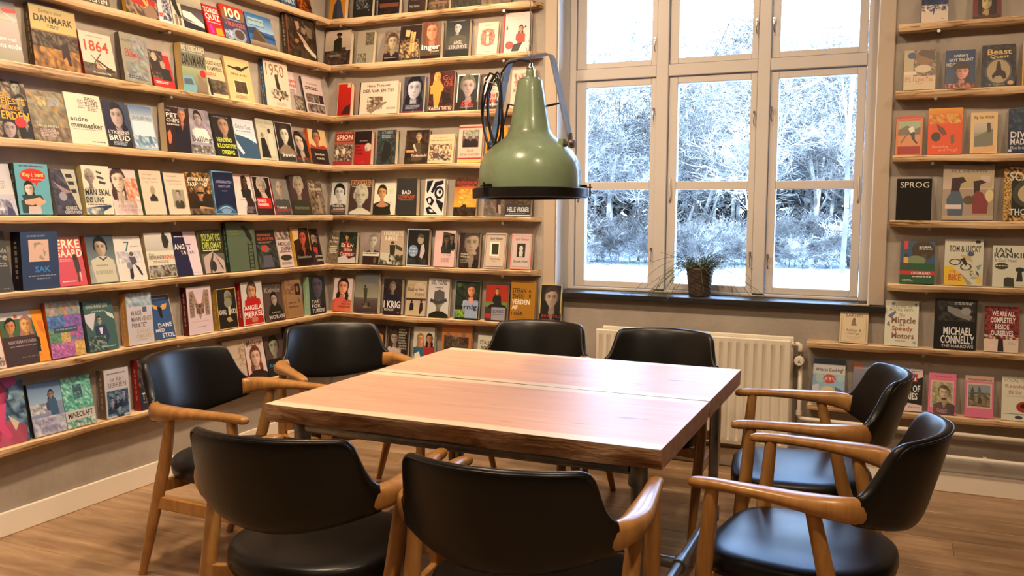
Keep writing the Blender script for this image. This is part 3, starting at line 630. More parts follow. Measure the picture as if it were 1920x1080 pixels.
BOOKS = r'''L|A|-0.4808|0.1464|0.22|0.015|346|357|slate blue paperback with pale lettering at its foot|n 0 0 100 60 5 346 457 334;t 10 78 92 92 cde FINAT
L|A|-0.3253|0.1438|0.22|0.015|321|321|dark book streaked with orange flames|n 0 40 100 100 5 210 b51 321 632;n 20 60 50 95 3 c62 321
L|B|-1.925|0.2481|0.27|0.015|543|543|brown book with cream capitals along its foot|n 0 0 100 80 6 654 432 765;t 55 88 94 97 eed FESTEN
L|B|-1.6049|0.2007|0.26|0.025|da4|432|red and brown book showing a hammer and sickle|n 0 0 100 100 7 532 765 a87 321 b96;y b22 15 58 95 66 85 84 20 78;y eb6 48 64 56 62 70 80 66 84;y eb6 66 64 72 74 66 82 54 84 60 80 66 74;y 976 60 80 80 74 96 88 92 99 60 99
L|B|-1.4573|0.0876|0.26|0.01|eee|dde|white magazine with black and white photographs|n 35 0 95 85 5 223 99a eee 445;r 5 82 60 90 c65;n 30 80 95 95 4 223 dde 667
L|B|-1.2959|0.2208|0.27|0.01|cba|dcb|cream book with dark coat figure and white boat|g 0 0 100 55 edc 998;t 40 15 90 25 c53 BUSSEN;l 50 28 88 38 2 a87;g 30 55 100 85 433 667;y eed 32 66 60 66 98 84 98 90 34 78;y 223 32 84 100 92 100 100 32 100;y 222 0 35 14 35 20 60 28 82 18 84 4 60;r 6 78 14 98 876;r 18 80 24 98 765
L|B|-1.0972|0.1215|0.1727|0.01|b22|b23|red quiz book with cream block lettering|t 5 8 95 25 eed TORISK;t 5 28 95 52 eed QUIZ;l 10 55 90 60 1 dcc;y d3a 10 70 30 62 40 90 20 96;y e92 50 75 90 70 95 95 50 98
L|B|-0.9333|0.1897|0.2013|0.012|b42|446|red topped blue book with large cream 100|r 0 0 100 22 b32;e 12 30 12 14 864;e 88 26 12 14 864;r 18 8 26 34 fec;e 42 21 12 14 fec;e 42 21 5 7 b32;e 70 21 12 14 fec;e 70 21 5 7 b32;l 20 38 80 44 1 99b;t 8 46 96 60 b65 VIKINGER;e 60 82 30 20 89a;e 62 80 20 14 544;n 0 72 35 98 3 9ac 346 bcd
L|B|-0.7103|0.2293|0.1985|0.01|357|36a|blue book with a thatched farmhouse under open sky|g 0 0 100 50 26a 9bd;r 8 12 66 34 9bc;t 12 17 62 24 345 Bilger med fart;r 8 34 66 36 368;y 346 0 45 30 40 60 56 100 60 100 70 0 62;y 543 8 80 30 44 70 84;y 765 30 44 38 46 74 86 66 86;g 0 82 100 100 987 654
L|B|-0.3504|0.2919|0.2759|0.04|432|321|dark framed picture book with masked figure and stripes|n 0 0 100 100 8 321 432 211 543;y a87 28 22 42 20 44 34 36 40;y 876 50 30 66 34 62 46 50 44;y 765 62 24 86 30 84 52 70 50;y b98 34 44 50 50 96 92 80 90 50 62;y ccb 52 66 96 86 94 94 60 76;e 32 64 7 5 a63;r 0 0 4 100 743;r 96 0 100 100 211
L|C|-2.338|0.1677|0.2515|0.015|ccc|bba|pale grey book with red flag and white words|g 0 0 100 30 334 ccb;y c55 60 12 100 10 100 16 62 20;y dcc 60 16 100 28 90 34;g 0 34 100 100 cbb 998;t 40 60 88 68 eee gen ved;t 34 70 98 79 eee ens ende
L|C|-2.0869|0.2297|0.2676|0.03|543|a85|tan war history book with battle painting and black title|g 0 0 100 40 a96 db7;t 8 16 92 27 221 DANMARK;s 20 6 70 12 432 Danmarks bliver;l 35 30 65 36 2 654;n 0 42 100 70 12 432 654 221 765;n 0 68 100 100 9 a73 864 b84 643;y 322 60 60 76 55 80 92 74 92 70 78 62 84;y 432 10 45 50 62 48 64 10 48
L|C|-1.8603|0.1781|0.2032|0.02|922|dcb|cream book titled 1864 in red above a windmill|l 20 8 75 12 1 a99;t 12 18 86 44 b42 1864;y d97 35 88 44 55 55 88;y 543 28 52 60 80 58 82 27 54;y 543 60 48 34 74 32 72 58 46;g 0 82 100 100 765 322;n 0 72 40 86 5 433 654;y 322 45 62 95 86 92 90 44 66;e 78 84 12 6 322;t 25 90 80 96 ccb En uundgaaelig
L|C|-1.6426|0.1634|0.2359|0.025|766|998|grey map covered book with small red title|n 40 5 100 70 4 9aa 899 a99;n 10 60 90 95 4 889 998 9aa;y 778 60 5 62 5 95 45 93 46;s 8 12 60 18 544 Hans Branner;t 12 32 40 40 b33 OG;t 12 40 72 49 b33 DANMARK;l 12 86 70 94 2 556
L|C|-1.4755|0.1368|0.1924|0.01|a33|b22|red book with black and white photograph of two men|n 0 0 70 78 6 322 543 876 433;e 28 18 13 12 ba9;y 322 5 30 50 30 55 60 5 60;e 62 38 12 11 a98;y 222 45 48 90 48 92 80 45 80;r 72 0 100 10 c99;l 10 84 80 92 2 ecc
L|C|-1.2644|0.1759|0.2482|0.04|db7|998|thick book with a light blue car beneath grey title|r 0 0 100 48 776;t 5 3 98 14 ecb BO LIDEGAARD;l 5 16 90 19 1 aba;t 4 22 98 44 222 DANMARK;g 0 48 100 100 9a8 765;y 7ab 0 68 40 66 56 90 50 100 0 100;y 567 5 74 36 72 44 84 5 86;y 876 60 60 100 80 100 95 70 94;e 84 58 12 9 b33
L|C|-1.0929|0.1513|0.2157|0.01|ccb|cb9|cream book with black title over a steam train|t 4 8 96 18 443 MODSTANDS;t 20 22 92 33 443 KAMPENS;t 6 38 55 48 b43 BØRN;n 20 56 100 92 6 554 765 433;y 222 8 60 20 60 24 82 20 98 10 98;e 14 57 6 4 433
L|C|-0.9035|0.2021|0.2428|0.015|db8|db8|yellow book with a propeller plane over a group photo|y 332 10 20 60 24 96 12 98 15 62 30 12 24;e 52 22 12 3 332;t 18 36 82 41 654 SIBLE ANN;r 24 52 78 84 eda;r 27 54 75 82 543;n 28 60 74 80 6 322 543 654;l 24 88 76 96 3 876
L|C|-0.5846|0.2218|0.2737|0.03|357|dcb|cream book titled 1950 with a drawn couple on motorbike|s 8 8 82 34 864 1950;y 332 42 36 54 36 62 60 58 88 48 84 46 60;e 48 34 7 5 543;n 20 62 92 82 7 332 dcb 443 dcb;l 40 90 85 97 3 a98
L|C|-0.4031|0.1207|0.2396|0.01|ccc|a99|grey and white book with small red title|r 0 0 60 55 cbb;t 6 20 70 30 b33 ugens;t 6 31 70 41 b33 praeget;n 30 60 100 98 4 433 765 998;l 8 46 55 56 3 766
L|C|-0.2152|0.2012|0.2306|0.015|333|cbb|white book with six small black and white photographs|s 22 14 78 20 655 Historie;l 10 26 88 36 2 544;n 8 46 44 70 4 443 766 a99;r 46 46 72 70 433;r 74 46 96 70 322;n 46 48 72 68 3 433 776;n 8 74 96 97 6 322 665 988
L|D|-2.3269|0.2065|0.2483|0.01|333|433|book of black and white faces under orange title|n 0 0 100 100 9 322 876 432 a98 543;f 80 12 22 111 998 222;f 22 26 24 222 a99 333;f 84 36 22 111 887 211;f 50 84 30 222 a99 333;f 88 88 24 111 988 222;f 14 86 22 211 a99 222;f 88 64 18 111 a98 222;t 40 22 58 30 ea3 DE;t 10 31 94 45 ea3 10 SEJESTE;t 10 45 82 52 d93 MENNESKER;t 22 54 98 68 ea3 VERDEN;e 76 72 13 9 b33
L|D|-2.1272|0.1828|0.2229|0.01|765|876|smoky grey and gold abstract book beside white paperback|n 0 0 100 70 6 776 986 887 a85 765;n 20 10 50 30 3 ba6 987;n 55 10 90 28 3 889 998;n 0 70 100 100 6 765 987 654;t 14 66 72 72 ccb UDE PÅ KANTEN;l 20 76 70 92 5 baa
L|D|-1.9332|0.1943|0.2371|0.01|ddc|ddc|white paperback with grey words and small text block|l 55 6 92 24 6 655;l 35 12 54 30 5 988;l 60 24 92 34 3 988;t 6 46 54 55 443 andre;t 6 57 94 68 443 mennesker;l 10 70 92 72 1 a99;l 56 93 92 96 1 665
L|D|-1.761|0.1379|0.222|0.015|bba|346|blue tinted book with half shadowed face|f 52 32 62 112 baa 223;y 224 0 0 35 0 28 30 35 70 0 80;t 6 64 94 72 ccd LYKKENS;t 6 74 94 86 eed BRUD;l 20 88 92 97 3 9ab
L|D|-1.6037|0.1442|0.2173|0.015|99a|9bd|pale blue book with faint figures on white|g 0 0 100 30 57a abc;r 5 22 95 36 abc;t 10 24 92 34 678 JEG VIL IKKE HADE;g 5 36 95 70 cde dde;n 0 70 100 95 6 79b acd 68a cde;e 28 78 7 10 68a;e 72 78 8 10 579
L|D|-1.3896|0.165|0.2445|0.045|dca|322|black book with a grey haired man raising his palm|f 68 22 30 777 c86 223;y 223 38 62 92 58 100 100 30 100;y c75 4 62 16 54 22 70 16 84 8 84;t 4 20 50 29 eee PET;t 4 31 56 39 eee CHEFS;l 4 14 20 18 1 ddd;l 4 42 55 47 1 ccc;l 10 6 90 9 1 877
L|D|-1.2132|0.1652|0.244|0.01|aaa|99a|grey book with white shirted man over crowd photo|n 0 0 100 60 4 889 99a a9a;f 48 20 34 222 a99 eee;y ddd 25 42 75 42 98 72 20 72;t 8 60 94 76 334 Balling;n 0 80 100 98 8 444 999 ccc 666
L|D|-1.032|0.1645|0.2349|0.012|444|222|black book with smiling boy and green yellow title|f 52 26 54 222 a87 222;y 222 5 62 95 62 100 100 0 100;t 8 56 80 66 cd5 VERDENS;t 8 70 96 80 cd5 KLOGESTE;t 24 85 84 95 cd5 DRENG;l 10 6 80 9 1 889
L|D|-0.8555|0.1712|0.227|0.01|cde|cde|white and blue book with bridge over water|g 0 0 100 40 dde bcd;s 8 14 82 25 334 Øst for Suez;l 8 30 80 33 1 788;y 357 0 40 60 48 100 60 100 100 0 100;y 9ac 82 40 84 40 84 62 82 62;y dde 0 55 30 88 20 92 0 75
L|D|-0.6814|0.1583|0.2419|0.02|876|bba|grey beige book with two women in long coats|s 6 4 90 12 998 Karen Blixen;s 20 16 60 22 998 Afrika;e 68 28 8 6 433;y ccb 58 36 84 36 90 90 60 90;e 26 40 8 6 876;y 222 16 48 38 46 50 70 60 95 10 95
L|D|-0.5059|0.1632|0.2412|0.015|222|222|white edged black book with young man's pale face|r 0 0 3 100 dcc;r 97 0 100 100 dcc;r 0 0 100 2 dcc;f 50 32 52 433 ccb 665;y 876 10 70 35 58 70 58 95 76 95 86 5 86;y 333 5 82 95 82 95 98 5 98;t 20 78 94 88 ddd bowie
L|D|-0.3518|0.1344|0.2046|0.01|433|766|book with dark haired woman's pale face, red words|f 46 34 66 222 cba 443;y 222 70 10 100 30 100 90 74 70;t 8 82 80 90 b22 ET LIV
L|D|-0.1827|0.1819|0.2227|0.025|c52|db8|cream and brown book with patterned jumper man|f 44 24 42 444 b75 433;y a43 5 44 40 52 80 44 100 52 100 60 0 60;y 322 0 56 100 56 100 100 0 100;e 50 80 30 17 211;t 22 68 78 77 ccb Jorden;t 30 79 74 87 ccb rundt
L|E|-2.4041|0.1869|0.221|0.01|ccc|bbc|pale lilac book with faint navy shapes below|g 0 0 100 60 bbc ccc;l 72 34 84 50 4 999;n 30 70 90 100 5 557 bbc 778 ccd;y 446 78 82 92 90 94 100 74 100
L|E|-2.224|0.1585|0.2196|0.035|344|6ab|turquoise book with red speech bubble and crossed arms woman|l 14 4 88 8 1 557;e 52 24 38 14 c32;y c32 56 34 66 34 60 46;t 20 18 84 28 fd8 Klap i, best!;l 46 30 84 34 1 eba;f 36 50 28 221 ecb 344;y 344 12 62 70 62 80 74 66 80 20 80;y da8 18 72 66 66 78 74 40 82 20 80;y da8 50 78 78 70 84 76 54 86;y cbb 28 84 64 84 66 99 26 99
L|E|-2.0556|0.1357|0.2064|0.02|776|445|dark grey book with piano keys and mirrored profile|n 0 0 100 100 6 445 334 556;y bba 42 0 95 0 98 90 88 88;y 333 55 10 80 10 82 18 58 18;y 333 60 26 84 26 86 34 64 34;y 333 68 44 88 44 90 52 72 52;y 988 6 28 50 44 74 50 40 54;y 445 8 58 40 50 50 74 20 82;e 34 60 14 10 99a;t 36 82 80 89 ccc GEORGE;t 30 91 92 98 ccc GERSHWIN
L|E|-1.8915|0.1523|0.228|0.03|cb7|ddc|white book with warplanes and bold navy title|f 26 24 34 aa9 988 ccb;y 445 52 10 72 14 70 17 52 14;y 445 52 20 78 24 76 28 52 25;y 445 58 30 84 34 80 38 58 36;t 4 48 96 61 222 MAN SKAL;t 4 64 68 76 222 DØ UNG;l 6 78 80 82 1 766;y 346 6 86 90 80 94 84 60 94 20 94;n 0 86 60 100 4 689 99a ddc
L|E|-1.7256|0.167|0.2276|0.01|ddd|dcc|portrait of pale woman with orange red bloom|f 34 26 50 433 dcb dcc;n 54 20 100 70 4 d75 dba c86 ecb;s 20 58 66 64 a98 NORINE;s 14 66 80 72 a98 GOTFREDSEN;s 16 76 84 84 a77 At leve med;s 22 86 92 93 a77 Kierkegaard
L|E|-1.5564|0.1381|0.2236|0.02|575|dcb|cream book with small oval portrait and green spine|s 15 7 60 12 765 Kierkegaard;s 12 16 80 22 876 Den unge hustru;s 20 24 80 29 876 og en familie;e 50 46 12 11 a98;y 333 32 62 50 52 68 62 68 70 32 70
L|E|-1.3976|0.1437|0.2173|0.02|457|dcb|cream book with grey rectangular portrait and blue spine|s 15 6 60 11 765 Kierkegaard;s 12 16 80 22 876 Bedømmelse;s 20 24 80 29 876 og kritikken;r 28 40 84 82 998;f 56 52 22 544 baa 443
L|E|-1.2335|0.177|0.2251|0.025|c93|321|night street book with bearded man in sunglasses|n 0 0 100 50 8 211 864 432 da6 321;t 4 12 92 22 eed JEGERBARE;t 4 23 84 33 eed TAXAMAND;f 50 46 34 764 b86 222;r 34 46 64 51 111;y 222 20 68 88 68 96 98 10 98;y b96 40 80 96 84 90 90 40 88;n 0 86 100 100 5 654 876 432
L|E|-1.0525|0.1687|0.2405|0.03|7ac|124|light blue framed book with glowing planet rim|r 0 0 100 3 7ac;r 0 0 3 100 7ac;r 0 97 100 100 7ac;t 14 22 88 28 99b ASTRONAUTEN;t 26 33 80 38 99b BANG TIL LIVET;l 40 45 62 48 1 99b;y 357 3 90 25 80 50 77 75 80 97 92 97 97 3 97;y 8bd 8 92 30 83 50 80 72 84 92 94 72 87 50 83 30 87;e 50 92 24 6 79c
L|E|-0.8852|0.1571|0.2374|0.01|7ac|dcc|pale pink book with dark silhouette profile|y 322 50 6 70 2 78 16 84 50 100 70 100 99 46 99 60 70 48 44 44 34;f 66 18 26 211 543 222;t 24 60 55 66 c86 Digteren;t 46 80 92 87 889 HISTORIEN;t 46 89 84 95 889 FINDES
L|E|-0.7188|0.1573|0.228|0.015|ddd|211|black book with white haired man's hands, red label|r 0 0 4 100 dcc;r 0 0 100 2 dcc;r 96 0 100 100 dcc;f 48 26 50 aaa a98 322;y ba9 40 46 60 40 74 54 56 62;r 8 56 88 84 b22;t 12 60 60 68 eee THORKILD;t 12 70 70 78 eee HANSEN
L|E|-0.5521|0.1465|0.2191|0.015|b33|777|grey book with smiling balding man and red words|f 46 26 50 443 a98 444;y 444 4 58 92 58 98 88 0 88;t 6 76 70 83 ddd Tonnis;t 6 84 94 91 b33 MORGENLYS
L|E|-0.3774|0.1716|0.2419|0.025|544|433|dark grey book with smiling chin resting man|f 46 26 54 998 a98 332;y 332 10 62 90 62 96 98 6 98;t 10 78 92 87 776 Frits Helmuth
L|E|-0.2011|0.1478|0.2216|0.015|543|765|brown book with faded street photo and pale title|n 0 0 100 100 6 765 654 543 987;t 8 8 50 18 ccb Tegl;t 8 20 92 31 ccb Hemingway;y 987 56 50 70 50 76 95 50 95;e 62 46 7 5 a87
L|F|-2.4256|0.1614|0.2563|0.01|444|444|charcoal book with faint white script, by thick blue tome|t 68 28 98 38 998 gode;t 72 40 98 48 998 re;l 70 52 96 60 2 998;l 72 94 90 96 1 998
L|F|-2.2135|0.1792|0.2475|0.065|112|346|very thick blue book with pink square line drawing|t 16 6 66 10 99a JOAKIM GARFF;r 20 14 74 52 dba;y 998 34 20 50 18 60 24 52 22 40 24 36 34;y 998 58 30 66 36 62 44 60 40;y a98 50 40 62 48 58 50 46 46;t 34 60 76 71 48c SAK;l 16 76 92 79 1 99a;l 38 81 74 84 1 99a
L|F|-2.0497|0.1431|0.225|0.015|944|c56|pink and maroon book with huge cream block letters|r 0 0 100 8 965;t 0 6 96 24 fec IERKE;t 0 26 99 42 fec GAARD;l 6 45 60 52 2 e99;y 444 62 44 82 44 84 74 66 74;e 70 42 8 6 432;r 68 72 74 94 543;r 78 72 82 92 dcc;l 10 90 60 93 1 edd
L|F|-1.8789|0.1576|0.224|0.025|b42|567|blue grey photo of short haired girl in white shirt|g 0 0 100 100 345 9aa;f 50 26 44 112 ba9 ccc;y ccb 10 52 40 44 70 44 92 54 96 98 20 98;y 445 40 44 54 50 70 44 70 47 54 54 40 47;t 22 74 84 82 998 NORDKRAFT;l 26 62 70 66 1 998
L|F|-1.7089|0.1698|0.2206|0.01|ddd|ddd|white book with number seven above grey cyclist|s 30 4 72 9 99a OUNKER KAMP;s 38 12 58 34 367 7;l 60 22 88 26 1 99a;n 8 34 92 60 6 ddd ccd ddd bbc;e 58 40 7 5 554;y 556 46 46 70 46 72 60 54 66;y 334 44 60 54 62 52 90 46 98 38 94;y 334 62 62 76 70 86 88 80 90;e 44 66 10 8 889
L|F|-1.5203|0.1803|0.2289|0.025|a97|ddc|white and grey book with walking man over street scene|g 0 0 100 40 ddd bbb;y 333 62 6 80 6 88 20 78 36 66 34 62 20;e 70 4 6 5 433;t 8 45 26 51 766 Kap;t 6 50 58 59 655 GRØNLANDS;t 58 50 99 59 c53 KRØNIKE;l 20 62 88 68 2 988;n 2 72 98 98 9 443 998 655 bbb
L|F|-1.3352|0.1752|0.2358|0.01|335|dcd|half navy half white book with bold split title|y 224 0 0 48 0 62 100 0 100;l 12 10 50 13 1 dde;t 6 28 46 40 eee ANG;t 47 28 74 40 445 ST;t 28 43 48 51 eee TÆ;t 50 43 82 51 667 T PÅ!;l 60 93 88 95 1 99a
L|F|-1.1538|0.1717|0.238|0.025|674|332|dark book with tall yellow green title over aircraft|l 20 4 60 7 1 998;t 10 9 92 26 bc6 SOLDAT OG;t 10 28 94 44 bc6 DIPLOMAT;l 10 46 80 49 1 ddd;g 0 55 100 100 666 333;y baa 8 62 50 50 96 72 98 99 8 99;y 443 30 78 50 52 54 52 36 99 30 99;y 443 54 52 90 90 86 94;e 48 84 12 12 333
L|F|-0.9178|0.2323|0.2747|0.03|243|565|tall green book with black painter figure on ladder|t 10 16 40 20 783 SKAT ULTRA;t 10 22 44 26 783 HEMMELIGT;y 222 62 6 78 14 90 34 84 42 70 30 62 16;e 60 10 8 6 332;r 70 40 73 99 222;r 86 40 89 99 222;r 70 46 89 47 222;r 70 54 89 55 222;r 70 62 89 63 222;r 70 70 89 71 222;r 70 78 89 79 222;r 70 86 89 87 222;r 70 94 89 95 222
L|F|-0.6957|0.1839|0.2319|0.015|633|222|dark book with orange title and soldiers in green|t 12 10 80 18 b53 JERNHARDE;t 12 19 92 27 b53 HELIKOPTER;l 14 30 80 35 2 976;n 0 38 100 98 7 232 334 443 222 455;e 42 48 20 9 a43;e 50 52 8 6 667;y 556 26 66 66 66 72 96 20 96
L|F|-0.5297|0.1282|0.2254|0.015|ccc|cbb|white poster style book with bold black title and car|n 0 0 100 25 5 cba 998 a44 446;t 14 18 80 24 543 CHRIS K;t 6 30 96 42 311 AMERICAN;t 22 44 96 55 311 SNIPER;l 6 57 92 61 1 543;e 50 74 42 8 332;l 10 86 90 94 3 776
L|F|-0.3605|0.1682|0.2444|0.02|da4|321|gold framed book with red lit man's face|r 0 0 100 2 da5;r 0 0 3 100 da5;r 97 0 100 100 da5;y db8 4 4 40 4 34 30 4 36;f 58 28 44 333 b54 211;t 14 74 94 81 998 Udenadskolonen
L|F|-0.2139|0.1025|0.2338|0.01|333|433|dark book with bearded face and red collar, nearest corner|f 48 30 70 211 987 322;e 46 46 22 10 322;y b33 20 50 56 52 48 68 20 64;t 26 74 96 81 ccb JOHN;t 36 84 99 91 ccb LENNON
L|G|-2.4611|0.1348|0.2175|0.01|dcc|dcc|pale pinkish book with faint plant at its foot|n 60 78 98 96 4 554 dcc 876 dcc
L|G|-2.2863|0.2052|0.2285|0.01|d82|443|orange and brown book with two painted portraits|r 0 0 76 14 ccc;r 34 6 42 12 c52;r 0 14 76 46 464;y e92 72 0 100 0 100 100 74 100 80 50;y d72 84 20 96 22 98 50 88 40;f 22 27 24 221 c85 211;f 58 26 26 a76 da6 333;r 0 46 72 100 433;t 12 54 74 60 a99 REFORMATIONEN;l 14 64 74 67 1 988;l 36 86 82 88 1 877
L|G|-2.088|0.1754|0.2505|0.025|b52|87a|colourful quilt like book of blue, pink and yellow squares|n 0 0 100 25 8 8a9 a96 79b b87;n 0 25 50 50 6 57b 68b 46a;n 50 25 100 50 6 96b 57b 86a;n 0 48 34 75 5 586 7a8 687;n 34 48 60 75 5 cb6 ba7 da7;n 60 48 100 75 6 c6a 68b b59;n 0 74 70 100 8 b6a 96a c8b;n 70 74 100 100 5 db7 ca6;r 14 46 84 56 456;l 20 49 80 53 1 89a
L|G|-1.8949|0.1641|0.2375|0.02|456|466|teal book with dancing figure and tilted white panels|t 8 6 82 15 abb ANNE MARIE LØN;l 24 20 70 24 1 aaa;y ccd 0 26 38 24 20 60 0 40;y cdd 70 22 96 30 98 40 78 32;f 46 40 18 433 aaa 446;y 346 30 50 64 48 74 72 60 94 34 92;y dde 42 54 54 54 50 68 44 66;n 0 70 60 98 6 355 899 344;l 40 92 90 95 1 acc
L|G|-1.6735|0.1572|0.2532|0.045|c95|ccd|pale book with grey slab title and small blue crown|n 0 0 100 26 6 9bc abd bcc 9ac;r 62 28 78 38 568;t 16 34 56 43 655 KLAUS;t 16 46 52 55 655 MANN;t 56 46 96 55 987 VENDE;t 16 58 74 67 766 PUNKTET;t 34 70 92 78 cba DANSK;t 30 80 94 88 cba OMKRED;l 34 90 76 93 1 bbb
L|G|-1.5148|0.1394|0.235|0.01|cb8|358|blue book with horned animal head and cream edge|r 0 0 100 2 cb8;r 97 0 100 100 cb8;r 0 98 100 100 cb8;l 14 7 84 11 1 aac;y da6 8 18 34 24 44 30 60 22 84 20 74 32 50 34 20 30;y 222 34 26 56 28 52 52 42 50;t 24 62 88 71 dde DAME;t 8 74 50 81 dde MED;t 34 84 94 94 dde STOL
L|G|-1.2665|0.1776|0.2533|0.045|511|dcd|white book with giant photo filled letter M|y a87 8 10 26 8 50 50 70 8 90 8 90 62 72 62 70 36 50 70 28 36 28 64 8 64;n 10 14 26 60 5 765 a87 433 bba;n 74 14 88 60 5 765 a87 433 bba;n 34 36 66 58 5 765 a87 433;l 12 72 88 76 1 dbb;l 36 84 72 87 1 a99
L|G|-1.0555|0.154|0.2274|0.04|a83|222|black book with grey bearded man, yellow spine|r 0 0 100 2 ca6;r 0 0 3 100 ca6;r 97 0 100 100 ca6;r 0 98 100 100 ca6;f 58 24 34 998 876 222;e 56 36 20 12 887;t 6 52 46 64 ccc KARL;t 54 52 98 64 ccc MARX;y b96 40 74 60 70 74 82 50 84;y cca 54 46 66 46 62 68 54 66
L|G|-0.844|0.1802|0.248|0.04|a22|ccc|red jacketed woman on white book with red spine|f 48 22 42 543 c97 b22;y b22 14 42 50 34 86 42 98 98 6 98;t 8 54 92 65 eee ANGELA;t 8 68 96 80 eee MERKEL;y b86 40 84 70 84 66 94 40 94;l 10 82 60 84 1 edd
L|G|-0.6406|0.1688|0.2327|0.015|766|544|grey book with long haired woman and white serif name|t 6 5 92 10 998 Nomaden af Vejen;t 10 12 92 26 998 Kvinde;f 52 44 34 211 a98 322;y 221 24 60 80 60 92 82 10 82;t 30 76 74 80 aaa CAITLIN;t 12 84 94 94 bbb MORAN
L|G|-0.4538|0.1535|0.2358|0.03|b85|975|brown antique style book with small dark portrait|n 0 0 60 40 7 865 a86 754;r 60 12 92 42 322;e 74 26 8 8 865;t 10 58 60 64 532 Pigen der;t 10 68 70 74 532 kunne;y 643 70 48 78 52 84 62 76 60
L|G|-0.2284|0.1654|0.2428|0.05|9b9|233|dark book with shadowed face and pale green spine|f 50 26 72 222 556 223;t 10 62 58 71 ddd TAK;t 10 74 64 83 ddd FOR;t 10 86 90 96 ddd TUREN!
L|H|-2.4245|0.2537|0.3307|0.01|447|58a|vivid blue book with large pink painted face|n 0 0 100 100 7 468 79b 346 9bc;f 46 34 50 357 d58 c68;y d58 28 50 66 46 58 72 70 90 60 92 40 70;y b59 60 16 86 10 90 24 70 28;y dde 34 14 50 10 50 20;y dcb 66 62 84 74 76 84;y 347 0 70 20 60 36 90 20 99 0 99
L|H|-2.1955|0.1633|0.2333|0.02|222|89b|misty blue white book with embracing couple|g 0 0 100 40 57a 9bd;n 0 40 80 60 7 ddd aac cdd 99b;f 66 26 18 223 988 568;y 468 56 34 80 34 86 70 60 72;n 0 66 100 100 6 aac bcd ccd 99c;t 10 70 60 80 88a NEPALS;t 34 84 80 94 88a BØRN
L|H|-2.0331|0.1558|0.23|0.02|355|5a9|teal and white block pattern book with dark lettering|n 0 0 100 68 9 5a9 6ba 8cb 499 add;n 36 16 66 44 4 457 568 5a9;n 0 84 100 100 8 388 5a9 8cb ddd;r 0 66 100 85 ccc;t 8 70 92 81 223 MINECRAFT
L|H|-1.8265|0.1423|0.2319|0.05|765|ccd|white book with blue family photo and grey title|l 12 8 88 12 1 778;s 26 16 78 26 667 16 ÅR I;s 12 28 88 38 667 SIBIRIEN;n 6 44 94 96 7 357 468 79b;f 26 66 18 235 aac 346;f 48 60 16 224 9ac 235;f 74 54 18 235 aac 346;f 56 84 16 224 9ac 357
L|H|-1.6003|0.1845|0.2482|0.045|922|334|dark blue book with thick red spine, nearest chair|n 0 0 100 60 7 334 223 876 445;n 20 10 60 50 4 987 445;t 8 66 60 80 ddc TROEN;l 10 84 60 88 1 99a
L|H|-0.9936|0.172|0.2554|0.03|863|cba|cream book with floral twigs, brown spine|r 0 0 4 100 dcc;n 4 6 24 94 4 cba a86 cba;n 70 6 96 60 4 cba a86 cba;s 36 40 70 46 998 Linda;s 26 64 76 70 998 LAUREN;s 30 72 84 79 998 WEISBERGER
L|H|-0.8092|0.1603|0.2528|0.015|b43|dcc|white book with smiling auburn haired woman|t 10 6 92 20 864 Malene;f 48 46 54 743 dba 322;y 322 22 76 78 76 84 98 16 98;l 30 94 60 96 1 988
L|H|-0.6316|0.1756|0.2433|0.015|222|544|grey book with young man's portrait, blue title|f 46 28 50 221 998 222;y 222 4 58 96 58 99 99 0 99;t 12 70 86 78 48b RASMUS;t 24 81 90 89 48b SEEBACH
L|H|-0.4207|0.2047|0.2795|0.02|433|332|dark book half hidden behind black chair back|n 0 0 100 100 5 332 443 322
K|A|0.119|0.1182|0.22|0.038|ba9|c82|orange book with kneeling figure in blue cloak|y 346 20 98 26 60 50 38 70 48 92 98;y 333 20 98 34 62 46 50 50 98
K|A|0.3099|0.1428|0.24|0.033|dcb|222|black book with tangle of grey lines|n 15 20 85 80 8 222 555 222 888 333;e 82 84 3 2 999
K|A|0.5014|0.1543|0.25|0.033|cba|211|dark book with brown band across middle|n 0 50 100 100 6 211 322 111;r 8 72 96 82 743
K|A|0.7011|0.1236|0.22|0.033|b97|322|dark brown book with grey name at foot|t 18 60 60 68 998 A TIME;t 10 80 66 88 998 Peter Hansen;n 70 0 100 100 3 432 322
K|A|0.8547|0.1391|0.22|0.033|ca8|543|brown and grey book with stone relief texture|n 0 0 100 100 6 654 543 876 432;r 8 78 92 84 865
K|A|1.051|0.1812|0.24|0.033|543|332|wide dark book with dim interior scene|n 0 0 100 100 8 332 222 443 322
K|A|1.2384|0.1726|0.22|0.033|876|765|grey brown book nearest the shelf's upper right|n 0 0 100 100 5 765 654 876
K|B|0.1128|0.1966|0.2237|0.033|cb9|ba9|grey book with bowler hatted man standing on train|g 0 0 100 55 cba a98;n 0 58 100 100 8 322 433 211 543;y 221 34 30 50 20 64 22 66 60 34 62;e 54 12 11 5 211;r 46 7 62 12 211;e 54 18 6 5 543;r 66 50 82 58 433;t 20 70 60 76 998 PARADIS
K|B|0.3211|0.1233|0.2065|0.031|dcb|987|misty grey book with faint dark smoke cloud|g 0 0 100 100 a98 998;n 50 5 100 45 4 554 876 665;n 8 70 60 98 6 665 a98 554 998
K|B|0.5114|0.1083|0.1951|0.023|987|766|sepia book with tense man's face on black base|n 0 0 100 100 5 987 876 765;f 56 36 68 544 ba8 322;r 0 84 100 100 211;l 8 88 90 92 1 998
K|B|0.6434|0.148|0.2189|0.023|68a|333|blue bordered book with figure's legs in golden light|r 3 2 97 97 322;n 4 50 96 98 7 543 ca7 432 876;y db8 28 12 50 14 46 34 26 30;y ca6 52 18 62 18 60 78 50 76;y db7 64 20 76 20 72 78 62 76;t 6 40 92 52 864 WILD;r 3 95 97 97 211
